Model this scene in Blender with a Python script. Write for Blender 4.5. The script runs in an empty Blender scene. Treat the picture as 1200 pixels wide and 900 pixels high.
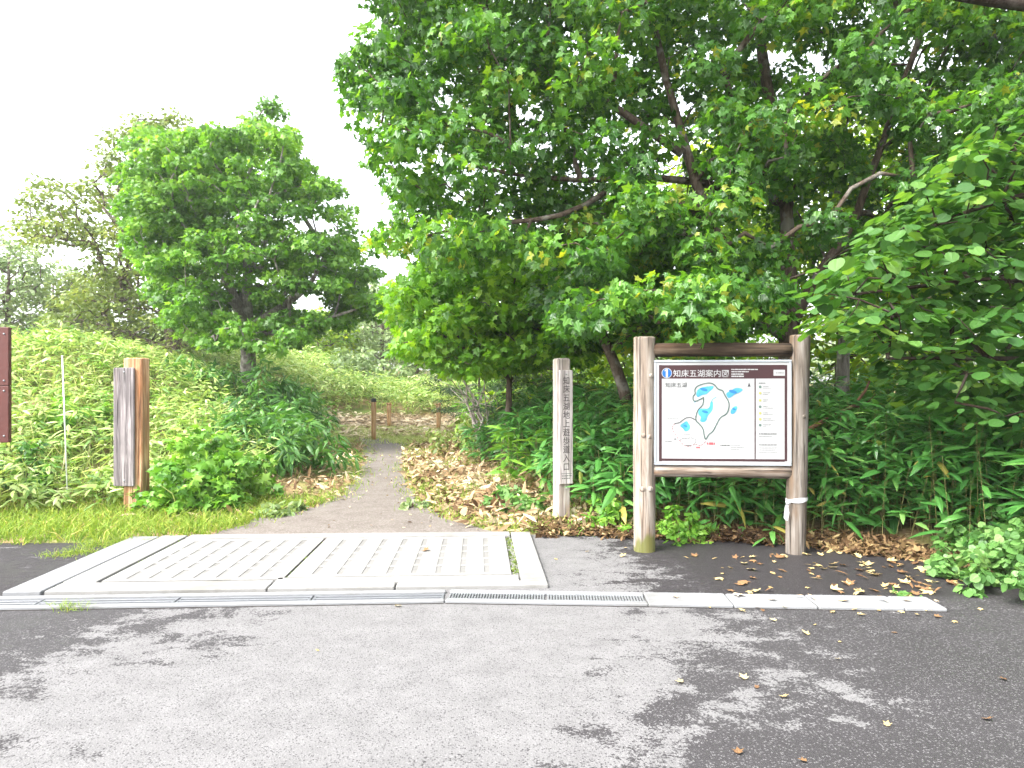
import bpy, math, random
import numpy as np
from mathutils import Vector, Matrix, Euler

R = math.radians
rng = np.random.default_rng(11)
random.seed(5)
scene = bpy.context.scene
COL = scene.collection
F, HZ, CX, EYE = 800.0, 455.0, 600.0, 1.6      # focal length and horizon of the photograph, eye height in metres


def at(px, py, Y):
    return np.array([(px - CX) / F * Y, Y, EYE + (HZ - py) / F * Y])


def gp(px, py):
    Y = F * EYE / (py - HZ)
    return np.array([(px - CX) / F * Y, Y])


def S(t):
    t = np.clip(t, 0, 1)
    return t * t * (3 - 2 * t)


# ------------------------------------------------------------------ terrain shape
_rows = [(628, 258, 574), (615, 300, 530), (605, 335, 507), (590, 398, 481), (575, 415, 473), (560, 424, 468),
         (545, 430, 466), (530, 431, 468), (522, 426, 474), (516, 412, 480)]
PY = np.array([gp(0, r[0])[1] for r in _rows])
PL = np.array([gp(r[1], r[0])[0] for r in _rows])
PR = np.array([gp(r[2], r[0])[0] for r in _rows])


def pl(y): return np.interp(y, PY, PL)
def pr(y): return np.interp(y, PY, PR)


EX = np.array([-90, -5.25, -4.3, -4.0, .2, 1.3, 1.9, 2.8, 3.5, 3.9, 4.1, 4.3, 6, 90])
EY = np.array([7.1, 7.0, 7.02, 7.2, 7.42, 7.35, 7.25, 6.95, 6.6, 6.25, 5.6, 5.15, 4.75, 4.75])


def edge(x): return np.interp(x, EX, EY)


def wob(x, y):
    return (np.sin(x * 1.7 + y * .9) * .5 + np.sin(x * .63 - y * 1.31 + 2) * .6 + np.sin(x * 3.1 + y * 2.7 + 1) * .25)


def height(x, y):
    x = np.asarray(x, float); y = np.asarray(y, float)
    e = edge(x)
    base = -.06 + .075 * S((y - e + .12) / .22)
    d = pl(y) - .35 - x
    left = 2.35 * S(d / 6.6) * S((y - 7.6) / 8.5)
    dr = x - pr(y) - .3
    right = .32 * S(dr / 2.2) * S((y - 7.9) / 3) * S((30 - y) / 10)
    back = 1.05 * S((y - 19.5) / 9) * (1 - .8 * S((d - 1) / 8))
    far = 1.2 * S((y - 34) / 60)
    rough = .05 * wob(x, y) * S((np.maximum(d, dr) - .2) / 1.0) * S((y - e - .3) / 2)
    return base + left + right + back + far + rough


# ------------------------------------------------------------------ materials
class NT:
    def __init__(self, name):
        self.m = bpy.data.materials.new(name); self.m.use_nodes = True
        self.t = self.m.node_tree; self.t.nodes.clear()
        self.out = self.n('ShaderNodeOutputMaterial')

    def n(self, t, **k):
        o = self.t.nodes.new(t)
        for a, b in k.items(): setattr(o, a, b)
        return o

    def l(self, a, b): self.t.links.new(a, b)

    def setin(self, sock, v):
        if isinstance(v, bpy.types.NodeSocket): self.l(v, sock)
        elif isinstance(v, (tuple, list)) and len(v) == 3 and sock.type == 'RGBA': sock.default_value = (*v, 1)
        else: sock.default_value = v

    def coord(self, kind='Object', scale=(1, 1, 1)):
        c = self.n('ShaderNodeTexCoord'); mp = self.n('ShaderNodeMapping')
        self.l(c.outputs[kind], mp.inputs[0]); mp.inputs['Scale'].default_value = scale
        return mp.outputs[0]

    def noise(self, vec, scale, detail=4, rough=.55, dist=0):
        o = self.n('ShaderNodeTexNoise'); self.l(vec, o.inputs['Vector'])
        o.inputs['Scale'].default_value = scale; o.inputs['Detail'].default_value = detail
        o.inputs['Roughness'].default_value = rough; o.inputs['Distortion'].default_value = dist
        return o.outputs[0]

    def voro(self, vec, scale, feature='F1', out=0):
        o = self.n('ShaderNodeTexVoronoi', feature=feature); self.l(vec, o.inputs['Vector'])
        o.inputs['Scale'].default_value = scale
        return o.outputs[out]

    def ramp(self, fac, stops):
        o = self.n('ShaderNodeValToRGB'); self.setin(o.inputs[0], fac)
        e = o.color_ramp.elements
        while len(e) < len(stops): e.new(.5)
        for i, (p, c) in enumerate(stops):
            e[i].position = p; e[i].color = (*c, 1) if len(c) == 3 else c
        return o.outputs[0]

    def rng(self, v, a, b, c=0, d=1, smooth=False):
        o = self.n('ShaderNodeMapRange'); self.setin(o.inputs[0], v)
        if smooth: o.interpolation_type = 'SMOOTHSTEP'
        for i, q in enumerate((a, b, c, d)): o.inputs[1 + i].default_value = q
        return o.outputs[0]

    def math(self, op, a, b=0):
        o = self.n('ShaderNodeMath', operation=op); self.setin(o.inputs[0], a); self.setin(o.inputs[1], b)
        return o.outputs[0]

    def mix(self, f, a, b, blend='MIX'):
        o = self.n('ShaderNodeMix', data_type='RGBA', blend_type=blend)
        self.setin(o.inputs[0], f); self.setin(o.inputs[6], a); self.setin(o.inputs[7], b)
        return o.outputs[2]

    def bump(self, h, strength=.3, dist=.01):
        o = self.n('ShaderNodeBump'); self.l(h, o.inputs['Height'])
        o.inputs['Strength'].default_value = strength; o.inputs['Distance'].default_value = dist
        return o.outputs[0]

    def bsdf(self, color, rough=.7, normal=None, spec=.4, metal=0):
        b = self.n('ShaderNodeBsdfPrincipled')
        self.setin(b.inputs['Base Color'], color); self.setin(b.inputs['Roughness'], rough)
        b.inputs['Specular IOR Level'].default_value = spec; b.inputs['Metallic'].default_value = metal
        if normal is not None: self.l(normal, b.inputs['Normal'])
        return b.outputs[0]

    def done(self, sh):
        self.l(sh, self.out.inputs[0]); return self.m


def leaf_mat(name, stops, trans=.4, tint=(1.5, 1.5, .7), rough=.42, spec=.4):
    k = NT(name)
    a = k.n('ShaderNodeAttribute', attribute_name='rnd')
    c = k.ramp(a.outputs['Fac'], stops)
    b = k.bsdf(c, rough, None, spec)
    t = k.n('ShaderNodeBsdfTranslucent'); k.l(k.mix(1.0, c, tint, 'MULTIPLY'), t.inputs[0])
    m = k.n('ShaderNodeMixShader'); m.inputs[0].default_value = trans
    k.l(b, m.inputs[1]); k.l(t.outputs[0], m.inputs[2])
    return k.done(m.outputs[0])


def flat_mat(name, color, rough=.6, spec=.4, metal=0, vary=.08, scale=12):
    k = NT(name); v = k.coord()
    n = k.noise(v, scale, 4)
    lo = tuple(c * (1 - vary) for c in color); hi = tuple(min(1, c * (1 + vary)) for c in color)
    return k.done(k.bsdf(k.ramp(n, [(.3, lo), (.7, hi)]), rough, None, spec, metal))


def wood_mat(name, dark, mid, light, axis=2, moss=False, knots=True):
    k = NT(name)
    sc = [14, 14, 14]; sc[axis] = .9
    v = k.coord('Object', tuple(sc))
    g = k.noise(v, 1.6, 6, .62, .6)
    v2 = k.coord('Object', tuple(1.0 if i == axis else 2.2 for i in range(3)))
    big = k.noise(v2, 2.3, 3, .5)
    c = k.ramp(g, [(.34, dark), (.47, mid), (.62, light)])
    c = k.mix(k.rng(big, .42, .66, 0, .75), c, tuple(q * .62 for q in mid))
    sc3 = [60, 60, 60]; sc3[axis] = 1.3
    crack = k.noise(k.coord('Object', tuple(sc3)), 1.0, 3, .5, .3)
    cm = k.rng(crack, .57, .64)
    warm = k.noise(k.coord('Object', tuple(.7 if i == axis else 5 for i in range(3))), 1.2, 4, .6, .4)
    c = k.mix(k.rng(warm, .54, .66, 0, .6), c, (mid[0] * .95, mid[1] * .68, mid[2] * .42))
    c = k.mix(k.math('MULTIPLY', cm, .85), c, tuple(q * .3 for q in dark))
    if moss:
        sx = k.n('ShaderNodeSeparateXYZ'); k.l(k.n('ShaderNodeTexCoord').outputs['Object'], sx.inputs[0])
        f = k.math('SUBTRACT', k.rng(big, .35, .65, .0, .24), sx.outputs[2])
        c = k.mix(k.rng(f, -.02, .06, 0, .8), c, (.10, .11, .02))
    h = k.math('SUBTRACT', g, k.math('MULTIPLY', cm, .8))
    return k.done(k.bsdf(c, .82, k.bump(h, .55, .008), .25))


M = {}
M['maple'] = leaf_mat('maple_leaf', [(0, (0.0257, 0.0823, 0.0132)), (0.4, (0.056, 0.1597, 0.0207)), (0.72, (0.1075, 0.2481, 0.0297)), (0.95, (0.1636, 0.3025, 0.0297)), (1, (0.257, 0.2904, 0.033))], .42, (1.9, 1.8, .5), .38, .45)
M['young'] = leaf_mat('young_maple_leaf', [(0, (0.0569, 0.159, 0.0145)), (0.5, (0.1241, 0.2756, 0.0238)), (1, (0.2275, 0.3816, 0.0364))], .5, (1.7, 1.6, .5))
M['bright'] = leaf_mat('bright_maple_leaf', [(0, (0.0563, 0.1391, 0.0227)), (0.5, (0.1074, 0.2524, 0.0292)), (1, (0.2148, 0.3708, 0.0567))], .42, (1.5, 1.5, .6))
M['round'] = leaf_mat('broad_round_leaf', [(0, (0.0304, 0.0972, 0.0185)), (0.5, (0.0607, 0.1566, 0.0294)), (0.85, (0.1113, 0.2268, 0.0462)), (1, (0.1822, 0.3024, 0.0504))], .42, (1.6, 1.6, .6), rough=.45, spec=.5)
M['olive'] = leaf_mat('olive_leaf', [(0, (0.084, 0.1242, 0.028)), (0.5, (0.147, 0.216, 0.048)), (1, (0.252, 0.3024, 0.08))], .4, (1.3, 1.2, .8))
M['pale'] = leaf_mat('pale_far_leaf', [(0, (.14, .21, .08)), (.5, (.22, .31, .13)), (1, (.32, .39, .19))], .35, (1.2, 1.2, .8))  # leaf green made paler to paint haze over the far trees
M['wood_leaf'] = leaf_mat('forest_leaf', [(0, (0.0753, 0.1693, 0.0134)), (0.5, (0.1882, 0.3024, 0.0235)), (1, (0.3512, 0.4234, 0.0403))], .5)
M['needle'] = leaf_mat('yew_needle', [(0, (.02, .06, .02)), (.5, (.05, .11, .03)), (1, (.11, .17, .05))], .2)
M['sasa'] = leaf_mat('sasa_leaf', [(0, (0.0356, 0.1254, 0.0294)), (0.45, (0.0713, 0.2244, 0.0452)), (0.8, (0.1307, 0.33, 0.0736)), (0.95, (0.2257, 0.4224, 0.1132)), (1, (0.4277, 0.3696, 0.0905))], .32, (1.5, 1.5, .7), .33, .55)
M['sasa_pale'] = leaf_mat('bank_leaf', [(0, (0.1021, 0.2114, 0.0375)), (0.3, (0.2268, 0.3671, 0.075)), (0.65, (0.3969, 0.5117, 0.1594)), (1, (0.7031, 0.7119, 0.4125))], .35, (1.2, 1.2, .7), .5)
M['herb'] = leaf_mat('herb_leaf', [(0, (0.0718, 0.1995, 0.0218)), (0.5, (0.1539, 0.336, 0.039)), (1, (0.2668, 0.4515, 0.0702))], .35, (1.3, 1.3, .6))
M['herb_dark'] = leaf_mat('dark_herb_leaf', [(0, (0.036, 0.108, 0.024)), (0.5, (0.072, 0.192, 0.036)), (1, (0.144, 0.288, 0.06))], .35)
M['ivy'] = leaf_mat('ivy_leaf', [(0, (.055, .14, .032)), (.5, (.13, .27, .07)), (1, (.24, .38, .13))], .32)
M['grass'] = leaf_mat('grass_blade', [(0, (0.0945, 0.1854, 0.02)), (0.5, (0.1995, 0.2987, 0.04)), (0.85, (0.315, 0.3708, 0.064)), (1, (0.441, 0.3708, 0.128))], .35, (1.2, 1.2, .7), .6, .2)
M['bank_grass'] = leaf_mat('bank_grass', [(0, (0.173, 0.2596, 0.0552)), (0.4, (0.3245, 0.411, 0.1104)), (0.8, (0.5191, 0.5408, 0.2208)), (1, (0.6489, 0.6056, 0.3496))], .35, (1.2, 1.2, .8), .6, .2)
M['straw'] = leaf_mat('pale_straw', [(0, (.30, .21, .12)), (.4, (.50, .40, .26)), (1, (.68, .60, .45))], .15, (1, 1, 1), .8, .15)
M['dry'] = leaf_mat('dry_leaf', [(0, (.11, .065, .035)), (.3, (.28, .18, .095)), (.65, (.46, .36, .22)), (1, (.64, .56, .41))], .15, (1, 1, 1), .8, .15)
M['litter'] = leaf_mat('leaf_litter', [(0, (.04, .022, .012)), (.45, (.12, .07, .034)), (.8, (.25, .165, .075)), (1, (.40, .32, .15))], .12, (1, 1, 1), .7, .2)
M['fall_yellow'] = leaf_mat('fallen_yellow', [(0, (.36, .25, .10)), (1, (.50, .40, .19))], .15, (1, 1, 1), .6, .3)
M['fall_brown'] = leaf_mat('fallen_brown', [(0, (.12, .065, .032)), (1, (.26, .15, .07))], .1, (1, 1, 1), .7, .2)
M['fall_tan'] = leaf_mat('fallen_tan', [(0, (.40, .28, .16)), (1, (.58, .46, .32))], .1, (1, 1, 1), .7, .2)
M['post'] = wood_mat('weathered_log', (0.100, 0.072, 0.054), (0.229, 0.184, 0.145), (0.343, 0.310, 0.268), moss=True)
M['post_grey'] = wood_mat('grey_weathered_log', (0.059, 0.049, 0.039), (0.130, 0.109, 0.090), (0.203, 0.183, 0.163))
M['rail_dark'] = wood_mat('dark_brown_log', (0.016, 0.010, 0.006), (0.046, 0.029, 0.018), (0.108, 0.078, 0.051), axis=0)
M['rail_pale'] = wood_mat('pale_brown_log', (0.097, 0.063, 0.043), (0.203, 0.159, 0.125), (0.319, 0.285, 0.251), axis=0)
M['timber'] = wood_mat('pale_pink_timber', (0.206, 0.164, 0.139), (0.331, 0.285, 0.256), (0.440, 0.398, 0.369))
M['timber_board'] = wood_mat('pale_grey_board', (0.252, 0.218, 0.208), (0.396, 0.358, 0.347), (0.517, 0.478, 0.469))
M['timber_orange'] = wood_mat('orange_brown_timber', (0.195, 0.088, 0.039), (0.370, 0.195, 0.098), (0.537, 0.351, 0.215))
M['timber_grey'] = wood_mat('silver_grey_board', (0.080, 0.068, 0.068), (0.176, 0.156, 0.156), (0.288, 0.260, 0.256))
M['bollard'] = wood_mat('orange_bollard', (0.216, 0.108, 0.043), (0.410, 0.238, 0.108), (0.540, 0.367, 0.216))
M['black_cap'] = flat_mat('dark_cap', (.035, .035, .04))
M['alu'] = flat_mat('pale_aluminium', (.31, .335, .36), .35, .5, .25)
M['print_white'] = flat_mat('printed_white', (.30, .302, .302), .45, .25, vary=.015)
M['print_brown'] = flat_mat('printed_brown', (.036, .015, .017), .45, .25, vary=.03)
M['print_black'] = flat_mat('printed_black', (.025, .025, .03), .4)
M['print_grey'] = flat_mat('printed_grey', (.085, .09, .087), .4, vary=.03)
M['print_pale'] = flat_mat('printed_pale_grey', (.17, .175, .175), .4, vary=.03)
M['print_green'] = flat_mat('printed_green_grey', (.07, .11, .095), .4, vary=.03)
M['print_lake'] = flat_mat('printed_lake_blue', (.05, .235, .36), .45, .25, vary=.25, scale=9)
M['print_lake_deep'] = flat_mat('printed_deep_blue', (.02, .12, .29), .45, .25, vary=.1)
M['print_blue'] = flat_mat('printed_badge_blue', (.006, .08, .25), .45, .25, vary=.03)
M['print_red'] = flat_mat('printed_red', (.36, .06, .07), .4, vary=.05)
M['print_pink'] = flat_mat('printed_pink', (.22, .13, .13), .4, vary=.05)
M['print_olive'] = flat_mat('printed_olive', (.27, .27, .08), .4, vary=.05)
M['letter'] = flat_mat('carved_letter', (.055, .045, .045), .7, vary=.3, scale=30)
M['ribbon'] = flat_mat('white_cloth', (.45, .45, .45), .8, .1)
M['red_metal'] = flat_mat('rust_red_metal', (.075, .016, .011), .5, .4, .0, .12, 5)
M['steel'] = flat_mat('dull_steel', (.20, .207, .215), .45, .5, .3)
M['steel_dark'] = flat_mat('grey_steel', (.115, .12, .13), .5, .4, .2)
M['dirt_shadow'] = flat_mat('dirt_and_shadow', (.028, .025, .023), .9, .1, vary=.4, scale=20)  # joint and bed dirt, also the painted shadow strip before the drain
M['white_pole'] = flat_mat('white_plastic', (.8, .8, .78), .5)
M['culm'] = flat_mat('sasa_culm', (.20, .19, .07), .6, vary=.4)
M['twig'] = flat_mat('twig_brown', (.13, .07, .04), .8, .2, vary=.3)
M['dead'] = flat_mat('bleached_wood', (.40, .34, .32), .85, .2, vary=.3)


def bark(name, dark, light, patch):
    k = NT(name); v = k.coord('Object', (9, 9, 2.2)); v2 = k.coord('Object', (3, 3, 3))
    n = k.noise(v, 2.5, 7, .65, .4); p = k.noise(v2, 1.4, 4, .6)
    c = k.mix(k.rng(p, .52, .62, 0, .8), k.ramp(n, [(.3, dark), (.7, light)]), patch)
    return k.done(k.bsdf(c, .9, k.bump(n, .8, .02), .15))


M['bark'] = bark('maple_bark', (.035, .024, .018), (.14, .105, .08), (.20, .185, .16))
M['bark_dark'] = bark('dark_bark', (.014, .009, .007), (.05, .034, .024), (.07, .055, .045))
M['bark_grey'] = bark('grey_bark', (.07, .06, .05), (.25, .225, .20), (.36, .34, .31))


def concrete(name, base, dirt):
    k = NT(name); v = k.coord('Object')
    n = k.noise(v, 2.2, 6, .6); f = k.noise(v, 90, 3, .6); st = k.noise(v, 7, 5, .7)
    c = k.ramp(n, [(.3, tuple(q * .84 for q in base)), (.7, base)])
    c = k.mix(k.rng(st, .52, .72, 0, .7), c, dirt)
    c = k.mix(k.rng(k.noise(v, 1.1, 7, .7, .8), .54, .66, 0, .6), c, tuple(q * .85 for q in dirt))
    c = k.mix(k.rng(f, .58, .72, 0, .3), c, tuple(q * .5 for q in base))
    return k.done(k.bsdf(c, .85, k.bump(f, .3, .003), .25))


M['concrete'] = concrete('pale_concrete', (.222, .218, .208), (.15, .144, .128))
M['concrete_b'] = concrete('grey_concrete', (.208, .212, .218), (.15, .148, .14))
M['groove'] = concrete('groove_dirt', (.172, .168, .16), (.10, .096, .083))


def asphalt():
    k = NT('worn_asphalt')
    tc = k.n('ShaderNodeTexCoord'); P = tc.outputs['Object']
    xyz = k.n('ShaderNodeSeparateXYZ'); k.l(P, xyz.inputs[0]); X, Y = xyz.outputs[0], xyz.outputs[1]
    big = k.noise(k.coord('Object', (.8, 1.0, 1)), .95, 5, .62, .5)
    blot = k.noise(k.coord('Object', (1, 1.2, 1)), 3.2, 8, .72, .35)
    streak = k.noise(k.coord('Object', (1.5, 5.5, 1)), 1.1, 6, .68, .6)
    stone = k.voro(P, 105, 'F1', 1)          # one colour per stone
    stoned = k.voro(P, 105, 'F1', 0)
    fine = k.noise(P, 210, 3, .7)
    sv = k.n('ShaderNodeSeparateColor'); k.l(stone, sv.inputs[0]); sv = sv.outputs[0]
    stone_m = k.math('MULTIPLY', k.rng(sv, .62, .8), k.rng(stoned, .55, .25))
    dark = k.mix(k.math('MULTIPLY', stone_m, .8), k.ramp(fine, [(.3, (.020, .0185, .0195)), (.75, (.052, .049, .0505))]), (.15, .145, .147))
    dark = k.mix(k.math('MULTIPLY', k.rng(Y, 5.15, 5.3), .5), k.mix(.06, dark, (.12, .117, .118)), (.018, .015, .0165))     # tree shade over the apron behind the drain, painted as darker asphalt
    pale = k.ramp(k.noise(k.coord('Object'), 5, 6, .65), [(.3, (.122, .119, .119)), (.7, (.160, .156, .156))])
    pale = k.mix(k.rng(fine, .48, .68, 0, .6), pale, (.068, .066, .068))
    pale = k.mix(k.math('MULTIPLY', k.math('MULTIPLY', k.rng(sv, .30, .22), k.rng(stoned, .6, .3)), .8), pale, (.040, .038, .040))
    pale = k.mix(k.math('MULTIPLY', k.math('MULTIPLY', k.rng(sv, .8, .9), k.rng(stoned, .5, .3)), .5), pale, (.215, .21, .21))
    # where the pale worn film lies: a broad band in the middle of the road, ragged towards both sides
    cx = k.math('ADD', X, k.rng(Y, 2.4, 4.6, 1.15, .45))
    wid = k.rng(Y, 2.4, 4.6, 1.9, 2.0)
    band = k.math('SUBTRACT', 1.0, k.math('DIVIDE', k.math('ABSOLUTE', cx), wid))       # 1 at the centre, 0 at the rim, negative outside
    band = k.math('MAXIMUM', band, -.42)
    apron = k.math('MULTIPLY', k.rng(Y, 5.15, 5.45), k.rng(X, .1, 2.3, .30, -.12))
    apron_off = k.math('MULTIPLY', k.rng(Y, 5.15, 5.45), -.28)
    near = k.rng(Y, 3.5, 2.3, 0, -.34)
    f = k.math('MULTIPLY', band, .62)
    f = k.math('ADD', f, k.math('ADD', apron, k.math('ADD', apron_off, near)))
    f = k.math('ADD', f, k.math('MULTIPLY', k.math('SUBTRACT', big, .5), 1.0))
    f = k.math('ADD', f, k.math('MULTIPLY', k.math('SUBTRACT', blot, .5), 1.45))
    f = k.math('ADD', f, k.math('MULTIPLY', k.math('SUBTRACT', streak, .5), .6))
    f = k.math('ADD', f, k.math('MULTIPLY', k.math('SUBTRACT', fine, .5), .35))
    f = k.math('ADD', f, k.math('MULTIPLY', k.math('SUBTRACT', sv, .5), .16))
    f = k.math('ADD', f, k.math('MULTIPLY', k.math('SUBTRACT', k.noise(P, 34, 4, .7), .5), .45))
    m = k.rng(f, -.03, .06, 0, 1, True)
    c = k.mix(m, dark, pale)
    damp = k.math('MULTIPLY', k.rng(f, -.35, -.05, 1, 0), .35)
    rough = k.math('SUBTRACT', .85, damp)
    h = k.math('ADD', k.math('MULTIPLY', stoned, -.6), k.math('MULTIPLY', m, .25))
    return k.done(k.bsdf(c, rough, k.bump(h, .45, .006), .16))


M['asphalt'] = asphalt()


def path_mat():
    k = NT('gravel_path'); P = k.coord('Object')
    n = k.noise(P, 3, 6, .65); s = k.voro(P, 70, 'F1', 1); f = k.noise(P, 150, 2)
    sv = k.n('ShaderNodeSeparateColor'); k.l(s, sv.inputs[0])
    c = k.ramp(n, [(.3, (.10, .083, .070)), (.7, (.152, .133, .118))])
    c = k.mix(k.rng(sv.outputs[0], .5, 1, 0, .45), c, (.26, .245, .235))
    c = k.mix(k.rng(sv.outputs[1], .7, 1, 0, .5), c, (.10, .085, .07))
    return k.done(k.bsdf(c, .92, k.bump(k.voro(P, 70), .5, .01), .15))


M['path'] = path_mat()


def soil_mat():
    k = NT('soil_and_straw'); P = k.coord('Object')
    n = k.noise(P, .9, 6, .65); s = k.noise(k.coord('Object', (8, 30, 8)), 1.5, 5, .7); f = k.noise(P, 30, 4, .7)
    c = k.ramp(s, [(.3, (.10, .06, .03)), (.5, (.24, .16, .08)), (.72, (.50, .40, .25))])
    c = k.mix(k.rng(n, .42, .58), c, k.ramp(f, [(.3, (.06, .09, .02)), (.7, (.18, .22, .06))]))
    return k.done(k.bsdf(c, .95, k.bump(f, .6, .03), .1))


M['soil'] = soil_mat()


# ------------------------------------------------------------------ mesh building
class Acc:
    """collects polygons; build() links them as one mesh object"""

    def __init__(self):
        self.v, self.lv, self.lt, self.mi, self.rnd, self.sm = [], [], [], [], [], []
        self.nv = 0

    def add(self, verts, polys, mat=0, smooth=False, rnd=.5):
        verts = np.asarray(verts, float)
        for p in polys:
            self.lv.append(np.asarray(p, np.int64) + self.nv)
        self.lt.append(np.array([len(p) for p in polys], np.int64))
        n = len(polys)
        self.mi.append(np.full(n, mat)); self.rnd.append(np.full(n, rnd)); self.sm.append(np.full(n, smooth))
        self.v.append(verts); self.nv += len(verts)

    def inst(self, tmpl, pos, rot, scale, rnd, mat=0):
        """copies of a leaf template: pos (N,3), rot (N,3,3) columns x,y,z, scale (N,) or (N,3)"""
        tv, tp = tmpl
        N = len(pos)
        if N == 0: return
        scale = np.asarray(scale, float)
        if scale.ndim == 1: scale = np.repeat(scale[:, None], 3, 1)
        lv = tv[None] * scale[:, None, :]
        v = np.einsum('nij,nvj->nvi', rot, lv) + pos[:, None, :]
        V = len(tv)
        flat = np.concatenate([np.asarray(p) for p in tp])
        off = (np.arange(N) * V + self.nv)[:, None]
        self.lv.append((flat[None] + off).ravel())
        self.lt.append(np.tile(np.array([len(p) for p in tp]), N))
        k = len(tp) * N
        self.mi.append(np.full(k, mat)); self.rnd.append(np.repeat(rnd, len(tp))); self.sm.append(np.zeros(k, bool))
        self.v.append(v.reshape(-1, 3)); self.nv += N * V

    def build(self, name, mats, parent=None, origin=None):
        v = np.concatenate(self.v)
        if origin is not None: v = v - np.asarray(origin)
        lv = np.concatenate([np.atleast_1d(a) for a in self.lv]); lt = np.concatenate(self.lt)
        me = bpy.data.meshes.new(name)
        me.vertices.add(len(v)); me.vertices.foreach_set('co', v.ravel())
        me.loops.add(len(lv)); me.loops.foreach_set('vertex_index', lv.astype(np.int32))
        me.polygons.add(len(lt))
        ls = np.concatenate([[0], np.cumsum(lt)[:-1]])
        me.polygons.foreach_set('loop_start', ls.astype(np.int32))
        me.polygons.foreach_set('loop_total', lt.astype(np.int32))
        me.polygons.foreach_set('material_index', np.concatenate(self.mi).astype(np.int32))
        me.polygons.foreach_set('use_smooth', np.concatenate(self.sm).astype(bool))
        a = me.attributes.new('rnd', 'FLOAT', 'FACE'); a.data.foreach_set('value', np.concatenate(self.rnd).astype(np.float32))
        for m in (mats if isinstance(mats, (list, tuple)) else [mats]): me.materials.append(M[m])
        me.update(); me.validate()
        o = bpy.data.objects.new(name, me); COL.objects.link(o)
        if origin is not None and parent is None: o.location = origin
        if parent is not None: o.parent = parent
        return o


def tag(o, label=None, cat=None, group=None, kind=None):
    if label: o['label'] = label
    if cat: o['category'] = cat
    if group: o['group'] = group
    if kind: o['kind'] = kind
    return o


def thing(name, label, cat, loc=(0, 0, 0), rz=0, group=None):
    o = bpy.data.objects.new(name, None); COL.objects.link(o)
    o.location = tuple(float(q) for q in loc); o.rotation_euler = (0, 0, rz); o.empty_display_size = .2
    return tag(o, label, cat, group)


def copy_tree(o, parent=None):
    c = o.copy(); COL.objects.link(c); c.parent = parent
    for ch in o.children: copy_tree(ch, c)
    return c


def box(acc, x0, x1, y0, y1, z0, z1, bev=.006, mat=0):
    """a bevelled box"""
    b = min(bev, (x1 - x0) * .3, (y1 - y0) * .3, (z1 - z0) * .3)
    v = []
    for z, i in ((z0, b), (z0 + b, 0), (z1 - b, 0), (z1, b)):
        for (sx, sy) in ((-1, -1), (1, -1), (1, 1), (-1, 1)):
            cx_, cy_ = (x0 if sx < 0 else x1), (y0 if sy < 0 else y1)
            # two verts per corner
            a = (cx_ - sx * (b + i), cy_ - sy * i, z); c = (cx_ - sx * i, cy_ - sy * (b + i), z)
            v += [a, c] if sx * sy > 0 and False else ([c, a] if (sx, sy) in ((-1, -1), (1, 1)) else [a, c])
    p = []
    for r in range(3):
        for j in range(8):
            k = (j + 1) % 8
            p.append([r * 8 + j, r * 8 + k, (r + 1) * 8 + k, (r + 1) * 8 + j])
    p.append(list(range(7, -1, -1))); p.append(list(range(24, 32)))
    acc.add(v, p, mat)


def tube(acc, pts, rad, n=8, mat=0, cap=True, lump=0.0, smooth=True):
    pts = np.asarray(pts, float); rad = np.asarray(rad, float)
    if rad.ndim == 0: rad = np.full(len(pts), float(rad))
    tan = np.gradient(pts, axis=0); tan /= np.linalg.norm(tan, axis=1)[:, None] + 1e-9
    ref = np.array([0, 0, 1.]) if abs(tan[0][2]) < .9 else np.array([1., 0, 0])
    vs = []; u = None
    ang = np.linspace(0, 2 * math.pi, n, endpoint=False)
    ph = rng.uniform(0, 6.28, 4)
    for i, (p, t, r) in enumerate(zip(pts, tan, rad)):
        if u is None: u = np.cross(ref, t)
        u = u - t * np.dot(u, t); u /= np.linalg.norm(u) + 1e-9
        w = np.cross(t, u)
        rr = r * (1 + lump * (np.sin(ang * 2 + ph[0] + i * .7) + .6 * np.sin(ang * 3 + ph[1] - i * .5)))
        vs.append(p + (np.cos(ang) * rr)[:, None] * u + (np.sin(ang) * rr)[:, None] * w)
    v = np.concatenate(vs); P = []
    for i in range(len(pts) - 1):
        for j in range(n):
            k = (j + 1) % n
            P.append([i * n + j, i * n + k, (i + 1) * n + k, (i + 1) * n + j])
    if cap:
        P.append(list(range(n - 1, -1, -1))); P.append([(len(pts) - 1) * n + j for j in range(n)])
    acc.add(v, P, mat, smooth)


# leaf templates: base at the origin, tip along +Y, face +Z
def halves(half, fold=.18, curl=.12):
    """a leaf from the outline of its right half; folded a little along the midrib"""
    half = np.array(half, float)
    r = np.column_stack([half, -fold * np.abs(half[:, 0]) - curl * half[:, 1] ** 2])
    l = r.copy(); l[:, 0] *= -1
    n = len(r)
    return np.vstack([r, l[1:-1]]), [list(range(n)), [0] + [n - 1] + list(range(2 * n - 3, n - 1, -1))]


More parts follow.
